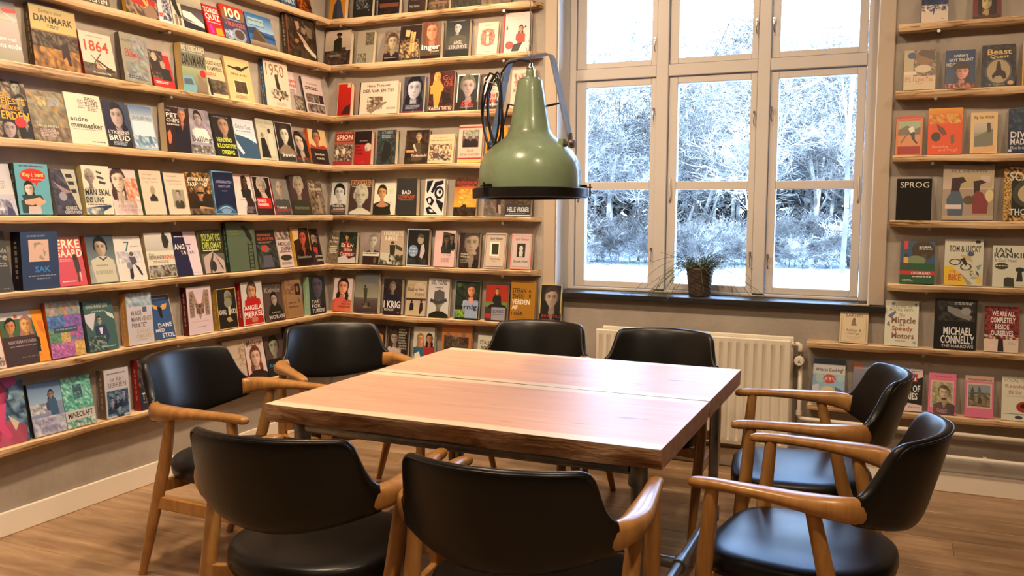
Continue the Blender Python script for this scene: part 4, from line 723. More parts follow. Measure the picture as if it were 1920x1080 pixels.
K|B|0.7972|0.1372|0.2241|0.038|b96|765|book with smiling red haired woman, white script title|f 52 26 64 854 d97 543;y 743 6 4 30 0 24 60 8 66;t 4 62 96 80 eee Inger;r 0 92 100 100 211;l 60 80 92 84 1 ccc
K|B|0.9782|0.1588|0.2267|0.038|222|333|black grey book with smiling man in work jacket|g 0 0 100 100 222 555;f 50 24 32 222 bbb 554;y 554 18 48 50 42 86 48 92 76 14 76;t 34 58 72 68 cbb AXEL;t 14 70 92 80 cbb STRØBYE;r 0 82 100 100 222;l 14 5 80 8 1 777
K|B|1.1775|0.1331|0.195|0.028|dcb|ecb|pale pink book with red feathery drawing|e 50 48 36 28 d76;n 20 24 80 72 6 d76 c54 e98 d87;e 48 36 8 6 ecb;y ecb 42 44 56 44 58 66 44 68;l 34 8 70 12 2 a87;l 34 92 64 95 1 c65
K|B|1.3637|0.1702|0.2369|0.028|876|dcc|white book with red spine and seated red shirt woman|r 0 0 6 100 b33;s 30 8 80 13 cba MIN VEJ TIL;s 24 15 82 20 cba ET SUNDT LIV;y 222 10 42 18 42 15 32 14 32;y 222 78 40 88 40 84 34 82 34;f 66 42 18 422 d97 b33;y b32 50 54 82 54 84 76 56 78;y 222 42 80 76 76 60 98 34 98;e 26 82 15 10 b44
K|C|0.1604|0.1022|0.2099|0.038|ca7|b22|small bright red book with dark foot|r 0 0 100 4 ca7;r 0 0 4 100 ba8;g 4 4 96 98 b21 911;y 311 60 74 98 66 98 97 30 97;r 72 4 94 14 cba
K|C|0.4141|0.2839|0.2063|0.033|332|dcb|wide cream book with drawn carriage and old serif title|t 20 8 80 18 433 Henry Thelander;t 10 23 90 33 433 DER VAR EN TID;n 22 46 62 86 7 654 987 dcb 543;y 876 22 90 70 62 74 66 34 98;t 74 80 96 87 543 BOGAN;r 0 0 3 100 322
K|C|0.6705|0.1444|0.2269|0.028|443|445|blue grey book with pale woman's close face|f 52 34 72 112 bbc 334;r 0 76 100 96 223;l 14 80 86 92 3 889;r 0 97 100 100 a33
K|C|0.8651|0.1698|0.246|0.028|432|421|dark red book with golden muscular warrior|n 0 0 100 100 6 311 421 522;f 30 14 26 c95 da6 c94;y c94 14 26 44 24 60 40 50 56 40 90 24 92 18 60;y 211 50 50 84 56 94 80 60 84;s 54 10 94 22 c54 Gul;s 60 24 94 38 c54 Chili;t 4 88 48 97 dcb KAREN;t 52 88 96 97 dcb THISTED
K|C|1.0437|0.1437|0.2212|0.023|ddc|222|white framed black book with craggy man's face|r 0 0 100 3 eee;r 0 0 4 100 eee;r 96 0 100 100 eee;r 0 97 100 100 eee;f 50 34 66 665 a99 211;t 30 74 72 81 b33 KURT;t 22 82 80 89 b33 THORSEN;l 20 91 80 94 1 988
K|C|1.2|0.1404|0.2159|0.023|544|433|black book with laughing blonde woman, red letters|f 62 30 64 bba cba 322;y dcc 10 10 30 4 40 50 16 60;t 20 58 70 70 b33 ANN;t 12 72 76 82 b33 THOMAS;t 14 85 84 91 ddd OM MIN SØN
K|C|1.4072|0.1496|0.2278|0.028|cba|cba|pale sketchbook cover behind the lamp bracket|n 10 10 90 60 6 cba 876 cba a44;y 544 30 30 50 30 56 80 34 80
K|D|0.1482|0.144|0.2213|0.028|a63|833|red and sepia book with crowd photograph|t 6 2 96 9 c86 KNUT BJERN;t 10 12 94 25 fdb SPION;l 12 26 90 29 1 eca;g 0 32 100 42 a54 854;n 0 40 100 90 9 322 876 543 ba9;e 18 62 9 8 ddc;e 54 60 9 10 dcb;r 0 92 100 100 933
K|D|0.2989|0.1249|0.2139|0.04|ddc|a22|red and black book with bald white head|r 0 0 100 40 211;l 30 28 76 32 1 988;e 82 48 20 12 cba;y 999 64 54 74 46 82 60 66 60;t 6 42 34 50 411 Een;t 6 52 44 60 411 Søns;t 6 62 50 70 411 Forræderi;l 36 92 60 94 1 d66
K|D|0.4738|0.1375|0.216|0.038|ccc|344|dark teal book with shadowy crouching creature|n 0 0 100 100 7 344 233 455 322;y 222 40 34 66 34 80 70 50 96 20 90 30 60;t 24 4 82 11 89a K. TARENE;l 24 14 76 24 3 9ab
K|D|0.6902|0.1637|0.2136|0.023|432|321|large dark brown book with armoured nobleman|n 0 0 100 100 6 321 432 211;f 56 22 24 876 b96 332;y 543 40 40 66 38 76 90 30 92;y bba 32 44 40 42 52 64 44 62;r 6 60 40 67 c96;t 28 72 96 82 dcc Tordenskjold
K|D|0.863|0.1744|0.183|0.023|cba|db9|cream book with black ink landscape sketch|t 14 10 70 13 765 Ankeri;t 6 18 92 25 433 Plan paa hans storme;n 4 34 92 92 9 333 db9 db9 554;r 20 52 40 84 544;e 30 60 7 7 a87
K|D|1.0624|0.1585|0.2329|0.028|a87|dba|cream book with dark couple photo, red bands|r 0 5 100 9 b33;r 16 14 86 60 655;n 18 14 84 30 6 aa9 776 998;y 211 20 42 34 32 50 44 66 34 84 46 84 60 20 60;e 34 32 7 6 a98;e 64 32 7 6 998;t 38 64 68 72 976 Godt;t 8 74 94 82 976 det er overstået;r 0 87 100 91 a33;r 0 93 100 100 eb6
K|D|1.2385|0.1368|0.2163|0.033|d83|e82|orange book partly behind green lamp's cable coil|e 40 20 16 12 c43;n 10 60 90 90 4 e82 d72 e93
K|E|0.107|0.1206|0.2099|0.028|ccc|ccc|white framed book with young man's cold stare|f 52 32 66 222 ccc 444;r 4 70 96 96 444;r 8 70 86 78 222;t 12 71 82 77 ddd TRO MED DIG;t 20 80 92 86 ddd ALRIKSSON;r 8 88 90 91 a54
K|E|0.2752|0.1665|0.2319|0.033|998|433|black book with elderly man in glasses, gold title|t 4 2 96 18 da7 STATSADVOKATEN;l 8 20 96 23 1 bbb;f 52 48 60 bba bba ccc;y ccb 6 92 40 82 66 82 96 92 96 99 4 99
K|E|0.4596|0.1622|0.2035|0.033|dcc|ddc|white book with short haired woman in black top|f 36 30 40 221 c96 222;y b86 14 68 36 58 64 66 70 76 10 76;y 221 12 72 28 76 50 76 72 70 82 99 8 99;l 66 20 90 34 4 bba;l 66 60 84 64 2 998
K|E|0.6219|0.1468|0.2306|0.045|ddd|333|charcoal book with white and red block title|l 34 3 66 5 1 777;t 26 32 70 43 ddd BAD;t 8 44 92 55 b53 COMPANY;l 16 58 84 61 1 aaa
K|E|0.8181|0.1389|0.2273|0.033|cb8|ddd|cream edged book with bold black swirls|r 0 0 100 2 dc9;r 0 0 3 100 dc9;y 112 8 6 40 4 30 20 14 40 8 34;y 112 50 8 90 4 92 14 60 20 40 40 30 36;e 72 38 24 18 112;e 74 38 15 11 ddd;e 76 36 7 6 112;y 112 6 54 30 48 50 60 40 74 20 70;e 26 60 8 7 ddd;y 112 56 54 96 66 92 92 76 80 62 66;y 112 8 80 30 76 54 90 70 96 20 97;y ddd 24 84 40 84 50 92 34 92
K|E|1.0306|0.1528|0.2372|0.023|a86|863|fiery brown yellow sea painting book with red title|n 0 0 100 24 5 421 532 632;t 8 10 96 18 b43 LEGENDEN OM;t 20 19 90 26 b43 DANMARK;g 0 26 100 80 b62 da4;n 20 30 80 70 5 da4 c83 eb5;n 0 78 100 100 7 211 321 432;y 321 30 78 44 70 56 72 58 80
K|E|1.2261|0.1307|0.22|0.028|a98|655|grey book with couple walking, below the lamp rim|n 0 0 100 100 6 655 766 554;y 322 60 40 82 40 86 90 66 92;y a98 70 70 84 70 88 94 78 94
K|E|1.3865|0.1621|0.22|0.033|ccc|333|dark book with white capitals under lamp's black rim|n 0 0 100 70 6 321 543 433 654;t 8 76 94 89 ddd HELLE VIRKNER;l 16 92 80 94 1 888;r 0 97 100 100 ccc
K|F|0.057|0.0799|0.2032|0.023|876|765|pinkish grey book with white script, tucked in corner|n 0 0 100 100 4 765 654 876;t 30 12 96 22 ccb Karen;t 10 26 96 36 ccb Dr. Isbøg;l 20 44 90 70 4 ccb
K|F|0.1735|0.1365|0.2065|0.033|cb9|433|dark green book with kneeling man in white trousers|n 0 0 100 50 6 232 343 222;f 44 18 20 321 c96 a33;y 922 26 34 62 34 70 80 24 80;y ccc 0 82 40 74 60 86 96 78 98 99 0 99;s 14 36 84 48 eed Et Liv;s 30 50 76 62 eed Uden;s 10 64 90 76 eed Grænser
K|F|0.3554|0.121|0.2033|0.028|987|998|grey book with man in profile, white band|g 0 0 100 60 a99 877;f 56 26 54 988 bba 333;r 0 62 100 74 ddc;l 6 65 92 69 1 655;r 0 74 100 100 322;e 76 88 9 10 654
K|F|0.5087|0.1697|0.2216|0.033|655|ba9|sepia book with rifle carrying man, bold title|t 12 4 96 15 eed I FORRESTE;t 20 18 72 29 eed RÆKKE;e 52 36 8 5 543;y 332 40 42 66 42 64 70 68 96 38 96 44 70;y 443 66 40 96 50 96 60 70 54;n 0 70 100 100 7 443 332 ccb 554;y ccb 2 64 40 66 40 90 2 84
K|F|0.6995|0.1574|0.234|0.038|cde|222|pale blue framed book with praying person in dark|r 0 0 100 3 bcd;r 0 0 4 100 bcd;r 0 97 100 100 bcd;e 62 30 14 12 a98;y 554 46 20 60 12 78 18 74 26;y cbb 66 44 78 40 84 60 72 80 60 76;e 30 60 22 16 79b;t 16 50 46 55 dde Hugo;t 14 58 48 64 dde Langby;l 20 68 42 74 2 dde;n 6 80 90 94 5 222 444 333
K|F|0.8871|0.142|0.228|0.028|a87|dbb|blush book with tilted snapshot of two smiling men|y 443 40 4 96 10 96 56 36 50;f 58 26 26 222 654 333;f 84 20 22 211 765 222;t 46 64 84 71 a98 no ringe;l 36 76 84 88 4 b99
K|F|1.0587|0.1348|0.2137|0.033|544|433|dark book with man's half lit face, finger on lips|f 60 30 80 444 a98 222;y 322 0 0 26 0 16 60 34 99 0 99;y a98 70 56 84 52 90 60 74 64;t 10 58 46 64 ccb Preben;t 8 66 54 73 ccb Wilhjelm;l 8 76 50 88 3 887
K|F|1.2313|0.1384|0.2179|0.023|dcb|cba|cream bordered book with small tilted photo, black title|r 4 4 96 96 655;r 6 6 94 94 cba;t 24 12 82 20 433 Gerrit Willemsen;y eed 24 26 70 26 68 66 24 64;r 34 30 66 60 332;t 32 70 78 77 655 Pigen fra byen;l 44 80 60 82 1 766
K|F|1.403|0.1349|0.2167|0.028|d75|cbb|orange bordered book with small upright photo, red title|r 0 0 100 2 d64;r 0 0 3 100 d64;r 97 0 100 100 d64;r 0 98 100 100 d64;r 6 6 94 94 a98;r 8 8 92 92 cbb;t 20 12 84 20 c54 Gerrit Willemsen;r 30 28 70 66 332;e 50 42 9 8 ccc;y ccb 40 50 60 50 58 64 42 64;t 18 74 86 81 433 Det andet ord sidst
K|G|0.1281|0.1464|0.2198|0.028|b98|dcc|white book with smiling dark haired woman, pink dress|f 50 26 54 322 ea8 d75;y d65 14 62 50 56 74 66 60 96 6 96;t 56 66 96 72 655 LYKKEN;t 48 74 96 80 655 MED EN;t 34 82 96 89 322 HUNDHOLDER
K|G|0.3178|0.1752|0.2602|0.038|aaa|666|large grey book with statue on empty beach|g 0 0 100 62 555 998;t 30 8 94 14 568 TOMMY;t 22 16 94 23 568 KOSTELLISK;l 50 28 84 33 2 889;g 0 66 100 98 655 433;e 44 34 5 4 443;y 443 36 38 54 38 52 74 42 74;n 34 74 70 88 4 332 655 876
K|G|0.5129|0.1347|0.2299|0.038|ccc|322|dark book with calm man and bold white capitals|n 0 0 100 60 5 222 333 322;f 50 24 34 766 987 222;y 223 12 44 90 44 96 66 6 66;t 4 62 96 82 eee I KRIG;t 8 84 60 90 ddd MED POLITIET;l 80 94 92 97 1 ccc
K|G|0.6831|0.1431|0.2232|0.028|cb8|ba8|tan book with two skiers walking, round sun|e 66 22 30 18 cba;l 8 12 50 15 1 766;t 8 20 86 32 433 Knud og Vera;t 46 36 88 42 433 ET EVENTYR;r 0 50 100 56 433;g 0 56 100 100 ba9 cb9;e 30 60 5 4 222;y 222 22 64 40 64 42 84 20 86;e 78 58 5 4 322;y 322 72 62 86 62 88 82 74 96 70 90
K|G|0.8437|0.1474|0.2424|0.028|cbb|ccc|white book with man wearing grey hat|t 12 4 86 16 433 NEIL YOUNG;l 32 22 70 27 1 766;f 54 60 46 333 887 222;y 555 30 34 54 28 78 34 80 54 28 54;y 444 14 52 50 58 88 50 94 58 50 68 10 60;y 221 10 92 40 84 74 84 92 92 92 99 8 99
K|G|1.0428|0.1688|0.2361|0.028|79b|232|blue edged dark book with woman in white blouse|r 0 0 100 2 79b;r 0 0 3 100 79b;n 3 3 96 50 5 232 343 222;e 16 12 9 6 463;f 66 26 32 432 d97 aac;y 9ac 30 62 60 48 96 54 96 97 44 97;y d97 56 44 76 44 70 60 60 58;t 2 62 92 78 212 zornig;n 4 76 44 96 5 8a4 573 9b5
K|G|1.2436|0.1461|0.2275|0.033|887|433|dark framed book with seated woman on red ground|r 0 4 100 50 a32;r 0 50 100 64 684;f 52 22 20 532 c96 222;y 222 40 32 68 32 74 56 96 60 90 66 10 66 20 58 40 54;r 30 64 92 98 99a;t 34 70 88 79 445 ZORNIG;l 38 82 86 85 1 667;r 4 82 28 94 b33
K|G|1.4175|0.1596|0.25|0.033|ca6|a72|mustard book with tall black and white title|t 6 18 62 30 332 STEFAN;t 6 32 56 43 332 ZWEIG;t 6 45 78 57 eed VERDEN;t 6 59 30 69 eed AF;t 6 72 54 84 433 I GÅR;y 432 72 26 78 20 82 28;y 432 74 34 80 30 82 40 76 42;l 10 88 70 90 1 863
K|G|1.5956|0.1351|0.2351|0.033|cb8|222|gold edged black book with bearded man, beyond shelf end|r 0 0 100 2 cb7;r 0 0 4 100 cb7;r 96 0 100 100 cb7;f 54 34 66 433 a98 222;t 8 76 98 85 a33 JEG REVOLU;t 12 87 78 96 a33 TIONÆR
K|H|0.3693|0.1626|0.2567|0.028|765|322|dark book with orange and red vertical bars|n 0 0 40 100 4 322 432 211;r 36 12 60 56 b42;y c83 60 18 90 26 96 60 80 90 60 80;t 62 62 92 72 311 UFO;e 40 78 14 12 c94
K|H|0.5481|0.1467|0.2537|0.028|887|433|book with white jacketed woman before scribbled blackboard|n 0 0 100 100 6 322 433 222;l 52 6 94 60 8 998;f 30 30 38 433 a98 cbb;y cbb 2 60 30 52 60 60 66 98 2 98
K|H|0.7358|0.1505|0.2611|0.028|a87|ccb|white book with two children reading in blue, red|f 34 30 32 a74 da8 368;f 76 28 30 211 b86 a33;y 368 10 50 50 50 52 76 8 76;y a33 56 50 96 50 98 76 58 76;y eed 8 66 30 60 40 76 10 78;t 4 84 70 94 876 LYS I
K|H|0.967|0.2052|0.2898|0.028|a75|b74|orange brown book with dark group photograph|n 8 24 36 66 4 333 432 654;n 36 26 66 80 6 654 876 432;n 60 26 92 74 5 322 433 654;e 22 22 7 5 865;e 48 24 6 5 976;e 74 22 7 5 865
K|H|1.1753|0.1232|0.2351|0.028|998|ccb|pale grey book with dark serif capitals|t 12 14 88 24 655 STALINS;t 20 28 76 38 655 BØRN;l 16 42 84 45 1 988
K|H|1.3168|0.117|0.2571|0.028|ca7|a86|orange edged book half hidden by chair arm|r 0 0 10 100 d85;n 10 10 90 90 4 865 976 754
R|B|3.5785|0.1166|0.21|0.015|446|dcb|cream book with dark navy forest edge above|n 0 0 100 64 6 235 347 124;n 0 58 100 74 9 235 dcb 347 dcb;y 357 40 66 46 84 52 66;l 76 92 88 95 1 654
R|B|3.8023|0.1163|0.21|0.02|733|733|crimson book with dark haired girl's face|f 50 62 48 322 cb8 733;y 322 16 40 30 34 34 96 18 90;y 322 66 34 84 40 86 90 68 96;r 0 94 100 100 532
R|C|3.5241|0.1425|0.2041|0.02|cba|cb9|cream book with couple lying close, handwritten title|r 0 0 100 62 ba8;n 30 0 100 66 6 654 876 543 a87;e 64 20 26 20 864;e 60 48 26 10 cb9;e 24 14 13 8 457;y 543 40 10 60 0 96 6 96 30 74 22;r 0 54 40 62 dcb;s 6 68 92 80 b53 P.S. I Love You;l 40 84 60 87 1 a87
R|C|3.7017|0.1287|0.1943|0.015|346|346|blue book with smiling girl in brown hat|t 28 12 76 19 ddd SOFIA'S;t 12 22 94 30 ddd GOT TALENT;t 4 34 44 42 ccb HELEN;f 58 58 46 433 d98 b65;y 432 24 40 50 30 82 40 84 50 24 50;n 0 88 100 100 8 b65 322 c87
R|C|3.8656|0.1403|0.2087|0.015|444|333|dark book with bronze horse warrior medallion|n 0 0 100 100 6 333 223 444;t 16 10 88 24 db7 Beast;t 24 24 80 34 db7 Quest;e 50 64 40 32 555;e 50 64 35 28 a97;y 322 44 46 56 46 58 60 70 66 74 80 66 84 56 74 40 76 34 84 30 74 42 62;e 50 44 5 4 432;e 86 92 9 5 ca7;t 20 94 70 98 998 Tagus
R|C|4.014|0.0996|0.2145|0.015|da5|654|yellow edged book cropped by photo's right edge|n 0 0 100 100 5 654 876 543;r 0 0 6 100 da5
R|D|3.4897|0.1204|0.202|0.01|da5|c74|orange small book with bent over labourer on hillside|r 0 0 100 6 b43;t 8 6 92 11 b22 Gravmannens;r 8 14 92 76 9a8;y 765 8 36 40 24 70 34 92 28 92 50 8 50;y c85 8 50 92 48 92 76 8 76;y ddc 46 32 64 26 72 40 56 46;y 333 54 44 70 40 72 60 84 70 78 72 62 60;y 654 48 40 50 42 22 70 18 68;r 8 78 92 98 922
R|D|3.6497|0.152|0.2332|0.015|d72|d52|vivid orange book with flying donkey and monkey|g 0 0 100 30 d93 d62;n 4 14 96 34 7 da4 d62 da4;t 22 6 76 13 c84 YANN;t 10 15 92 24 c84 MARTEL;y 744 24 34 46 44 56 56 44 60 30 48;y 765 66 60 76 56 78 76 68 78;e 24 62 14 10 444;t 14 80 60 87 e98 Beatrice;t 32 88 86 95 e98 and Virgil
R|D|3.8179|0.1155|0.206|0.015|ca8|db8|tan book with rider on misty hill, rounded frame|t 14 8 86 18 543 Rip Van Winkle;r 14 24 84 84 998;g 14 24 84 50 cba aa9;y 776 14 60 84 40 84 80 14 84;y 543 60 26 74 26 76 48 64 50;y da7 10 88 60 84 90 80 92 94 40 98 10 98
R|D|3.9905|0.1359|0.2156|0.02|223|224|midnight blue book with bold white title, cropped|n 0 0 100 50 6 124 235 356;t 6 52 96 66 ddd DIVINE;t 6 68 96 82 ddd MADNESS;t 6 85 90 92 9ab Robert B.;r 0 92 10 98 ccc
R|E|3.5246|0.1592|0.2145|0.006|222|222|small blackboard chalked with capital letters|s 10 8 92 22 ccb SPROG
R|E|3.7623|0.2215|0.2712|0.03|998|a98|large square book with two dogs seen from behind|g 0 0 100 44 987 cba;t 16 9 86 14 665 PET HEAVEN;r 18 16 96 42 ba8;r 74 20 92 32 cba;y 433 18 24 40 22 46 30 36 34 32 50 16 52;y 567 8 62 18 48 34 48 42 66 40 96 12 96;y 433 60 30 76 28 86 32 74 36 72 50 62 52;y 844 58 58 66 48 78 50 90 70 88 88 60 88;e 52 64 11 8 654;e 92 56 8 11 dc9;g 0 92 100 100 ba9 a98;r 6 72 38 80 dcc
R|E|3.9986|0.1655|0.2593|0.02|ca6|221|black and gold maze patterned book with dog silhouette|n 0 0 100 20 12 da6 221;n 0 20 20 100 5 da6 221 ca5;n 0 90 100 100 12 da6 221;t 14 10 80 26 ccb SCAR;e 66 50 44 26 443;e 66 50 30 18 ba8;y 222 50 44 70 46 90 44 90 56 56 56;t 16 78 96 90 ddd THOMAS
R|F|3.5538|0.1571|0.2165|0.015|b97|36a|picture book with yellow coated child under tree|r 0 0 100 52 357;e 66 22 34 22 432;r 62 30 76 52 543;e 46 46 28 12 786;r 0 52 100 100 253;r 0 70 100 79 b33;t 34 72 88 78 ddd DIGIREAD;l 36 82 92 86 1 ccc;r 10 0 22 20 c43;e 16 34 6 4 432;y da5 10 38 22 38 24 52 10 52;y 445 10 52 22 52 24 66 8 66;l 8 90 40 96 2 bcb;l 54 12 94 22 2 ccc
R|F|3.76|0.1699|0.2306|0.015|654|ccb|white book with racing cartoon cyclist, yellow corner|r 80 3 92 9 333;t 12 14 94 28 322 TOM & LUCKY;e 28 50 16 7 443;e 28 50 12 5 ccb;e 56 60 15 8 443;e 56 60 11 6 ccb;y ba7 40 34 66 36 74 50 50 44;e 68 32 9 5 457;y 322 40 44 52 40 60 54 56 58;y db3 0 60 20 58 40 74 54 88 54 99 0 99;t 14 68 30 74 b64 THE;t 12 76 44 90 b53 BIKE;y 998 40 72 74 96 60 99 54 88;n 66 68 90 84 4 ccb 443 ccb;y 799 82 58 96 54 88 68;e 90 88 8 6 db5
R|F|3.9666|0.1612|0.2053|0.01|ccb|ccb|cream book with black gravestones, cropped at right|t 8 6 50 18 333 IAN;t 4 18 96 30 333 RANKIN;t 4 33 62 40 776 A Cool Head;e 24 50 18 8 332;l 8 48 40 52 1 ccb;y 332 30 99 30 80 40 76 56 78 58 99;y 222 62 86 68 56 76 56 80 86;e 72 58 12 6 222;y 222 96 99 96 70 100 68 100 99;l 60 94 92 97 1 aaa
R|G|3.2706|0.1358|0.2036|0.015|cb9|dca|cream book with gold border and engraved riders|r 5 3 95 97 a97;r 7 4 93 96 dca;e 50 48 42 44 cb9;e 50 48 40 42 dca;t 26 18 74 25 987 JULIAN;t 20 26 82 34 876 BARNES;y 876 44 42 54 42 60 56 40 56;e 50 40 5 4 765;t 22 64 78 71 987 Arthur &;t 28 73 72 80 987 George;l 26 84 74 87 1 cba
R|G|3.494|0.1551|0.2297|0.015|dcb|ddc|white book with curly brown title and blue birds|t 18 10 82 16 998 ALEXANDER;t 14 17 86 23 998 McCALL SMITH;y 679 8 34 30 22 34 26 18 40;y 679 6 54 14 44 16 58;e 24 7 6 3 79a;y 78a 86 6 96 4 92 14;s 42 28 60 36 a65 The;t 20 36 92 50 865 Miracle;s 44 50 60 56 765 at;t 22 56 84 70 a54 Speedy;t 22 71 88 84 865 Motors;l 34 88 66 91 1 998;y 9ab 84 90 96 88 92 96
R|G|3.7369|0.1861|0.2467|0.035|222|222|thick black book with stormy moon, white block name|n 8 4 96 44 7 222 333 444;y 888 30 14 60 20 90 34 84 42 50 34 30 24;e 74 24 12 8 999;l 46 6 90 12 2 aaa;t 22 56 90 72 eee MICHAEL;t 16 73 96 89 eee CONNELLY;t 18 91 94 97 ccc THE NARROWS
R|G|3.9383|0.1475|0.222|0.015|544|dcb|book with red leafed black tree around white words|n 0 0 100 68 12 a33 422 933 532;y 322 42 60 54 60 58 99 40 99;y dcb 0 70 40 68 40 99 0 99;y dcb 58 68 98 68 98 99 58 99;n 0 62 100 72 10 322 a33 dcb;t 22 10 88 21 eee WE ARE ALL;t 18 24 90 36 eee COMPLETELY;t 32 39 72 50 eee BESIDE;t 20 53 84 64 eee OURSELVES;e 22 88 10 6 ecc;l 70 78 92 84 2 baa
R|H|3.158|0.1588|0.2375|0.01|b44|9bd|pale blue picture book with smiling cartoon cook|r 0 0 100 12 457;r 62 10 98 16 346;r 0 12 100 34 ccc;t 8 20 94 30 445 What is Cooking?;e 22 44 14 10 acc;e 88 42 12 8 acc;e 52 44 20 10 b54;n 34 40 70 50 5 ecc b44;e 48 78 26 18 dc9;e 48 80 18 12 ecb;y 679 70 60 100 70 100 100 72 100;y ccd 0 60 20 56 24 96 0 96
R|H|3.3559|0.1585|0.2298|0.01|446|99a|blue grey book mostly hidden behind black chair|r 0 0 26 14 c86;g 0 14 100 100 889 667
R|H|3.5349|0.1404|0.2168|0.01|ccb|222|black and white tabloid style book with red banner|y dcc 0 0 100 0 100 18 84 22 60 30 0 28;l 40 5 88 8 1 766;r 16 12 82 30 b33;t 20 13 78 28 eee Sun;t 8 38 92 54 eee BOOK OF;t 12 56 84 72 eee STORIES;y dcc 0 88 50 86 52 80 100 84 100 99 0 99;l 54 88 92 92 1 a88
R|H|3.694|0.1244|0.2057|0.01|c79|d79|pink book with painted moustached man portrait|t 22 6 84 11 865 The Ronan quick;r 8 18 92 84 dba;r 14 22 88 80 aa7;n 14 22 88 80 5 aa7 998 ba8;f 58 48 40 654 cb9 655;r 48 60 66 64 432;s 30 86 70 92 e9b Classics;l 40 94 70 96 1 ead
R|H|3.8589|0.1254|0.2055|0.01|b67|d79|pink book with painted grey street scene|r 0 0 100 14 ca9;t 10 7 92 12 654 Whatever traditional;r 6 18 94 78 dba;r 12 22 88 74 89a;n 12 40 88 74 7 776 654 998 765;y 554 20 36 26 26 32 36 32 60 20 60;y 665 44 32 50 24 56 34 56 60 44 60;e 52 60 7 8 543;e 66 62 7 8 876
R|H|4.0268|0.1417|0.213|0.01|ccb|ddc|white book with red poppy above leaping figure|t 8 4 92 12 998 LOCAL HERO;t 10 18 88 28 b87 Reaching;t 20 30 60 40 b87 the Star;l 14 44 86 47 1 cbb;e 66 68 22 12 a32;e 66 66 10 5 222;e 52 92 12 4 445;l 6 84 92 86 1 777'''
for idx, line in enumerate(BOOKS.strip().split('\n')):
    w, k, u, wd, ht, t, sp, bgc, desc, el = line.split('|')
    book(w, k, float(u), float(wd), float(ht), float(t), sp, bgc, desc, el.split(';'), idx)
bpy.data.objects.remove(_fo)

# ------------------------------------------------------------------ table
tb = empty('conference_table', (2.185, -1.812, 0)); tag(tb, 'square table of two thick salmon wood slabs on steel pipe legs', 'table')
def slab(y0, y1, seed, name):
    rnd = random.Random(seed); cy = (y0+y1)/2; hw = (y1-y0)/2; n = 44; x0, x1 = -.688, .688; ph = [rnd.uniform(0, 6) for _ in range(4)]
    T = .062; rings = []
    for i in range(n+1):
        x = x0+(x1-x0)*i/n; w1 = .002*math.sin(x*6+ph[0])+.001*math.sin(x*17+ph[1]); und = .018+.008*math.sin(x*5+ph[2])+.004*math.sin(x*21+ph[3])
        ex = .012*(x1-x0)*0
        rings.append([(x, -hw+w1, 0), (x, hw+w1*.4, 0), (x, hw+.001, -.012), (x, hw-und*.6, -T*.7), (x, hw-und, -T), (x, -hw+und, -T), (x, -hw+und*.35+w1, -T*.55), (x, -hw+w1+.001, -.010)])
    mb = MB().rings(rings); me = mb.mesh(name, M['slab']); me.materials.append(M['slabedge']); me.materials.append(M['slabend'])
    for p in me.polygons:
        if p.center.z < -.004: p.material_index = 2 if len(p.vertices) > 4 else 1
    o = bpy.data.objects.new(name, me); C.objects.link(o); o.parent = tb; o.location = (0, cy, .74); return o
slab(-.690, -.003, 4, 'tabletop_slab'); slab(.005, .690, 9, 'tabletop_slab')
LX, LY = .600, .600
for sx_ in (-1, 1):
    for sy_ in (-1, 1):
        x, y = sx_*LX, sy_*LY
        lg = MB().tube([(x, y, .03), (x, y, .655)], .0215, 16).build('leg', M['steel'], tb, smooth=True, auto=40)
        MB().lathe([(.027, .600), (.029, .604), (.029, .662), (.026, .666)], 16, x, y).build('pipe_fitting', M['steel'], lg, smooth=True, auto=40)
        MB().lathe([(.0, .0), (.032, .0), (.032, .012), (.024, .03), (.0, .031)], 16, x, y).build('foot_flange', M['steel'], lg, smooth=True, auto=40)
        MB().lathe([(.027, .105), (.029, .110), (.029, .165), (.026, .170)], 16, x, y).build('pipe_fitting', M['steel'], lg, smooth=True, auto=40)
for s in (-1, 1):
    MB().tube([(-LX+.025, s*LY, .652), (LX-.025, s*LY, .652)], .021, 14).build('top_rail', M['steel'], tb, smooth=True, auto=40)
    MB().tube([(s*LX, -LY+.025, .652), (s*LX, LY-.025, .652)], .021, 14).build('top_rail', M['steel'], tb, smooth=True, auto=40)
    MB().tube([(s*LX, -LY+.025, .138), (s*LX, LY-.025, .138)], .021, 14).build('low_rail', M['steel'], tb, smooth=True, auto=40)
MB().tube([(-LX+.02, 0, .138), (LX-.02, 0, .138)], .021, 14).build('low_rail', M['steel'], tb, smooth=True, auto=40)
for s in (-1, 1): MB().tube([(s*LX, -.035, .138), (s*LX, .035, .138)], .028, 14).build('pipe_fitting', M['steel'], tb, smooth=True, auto=40)

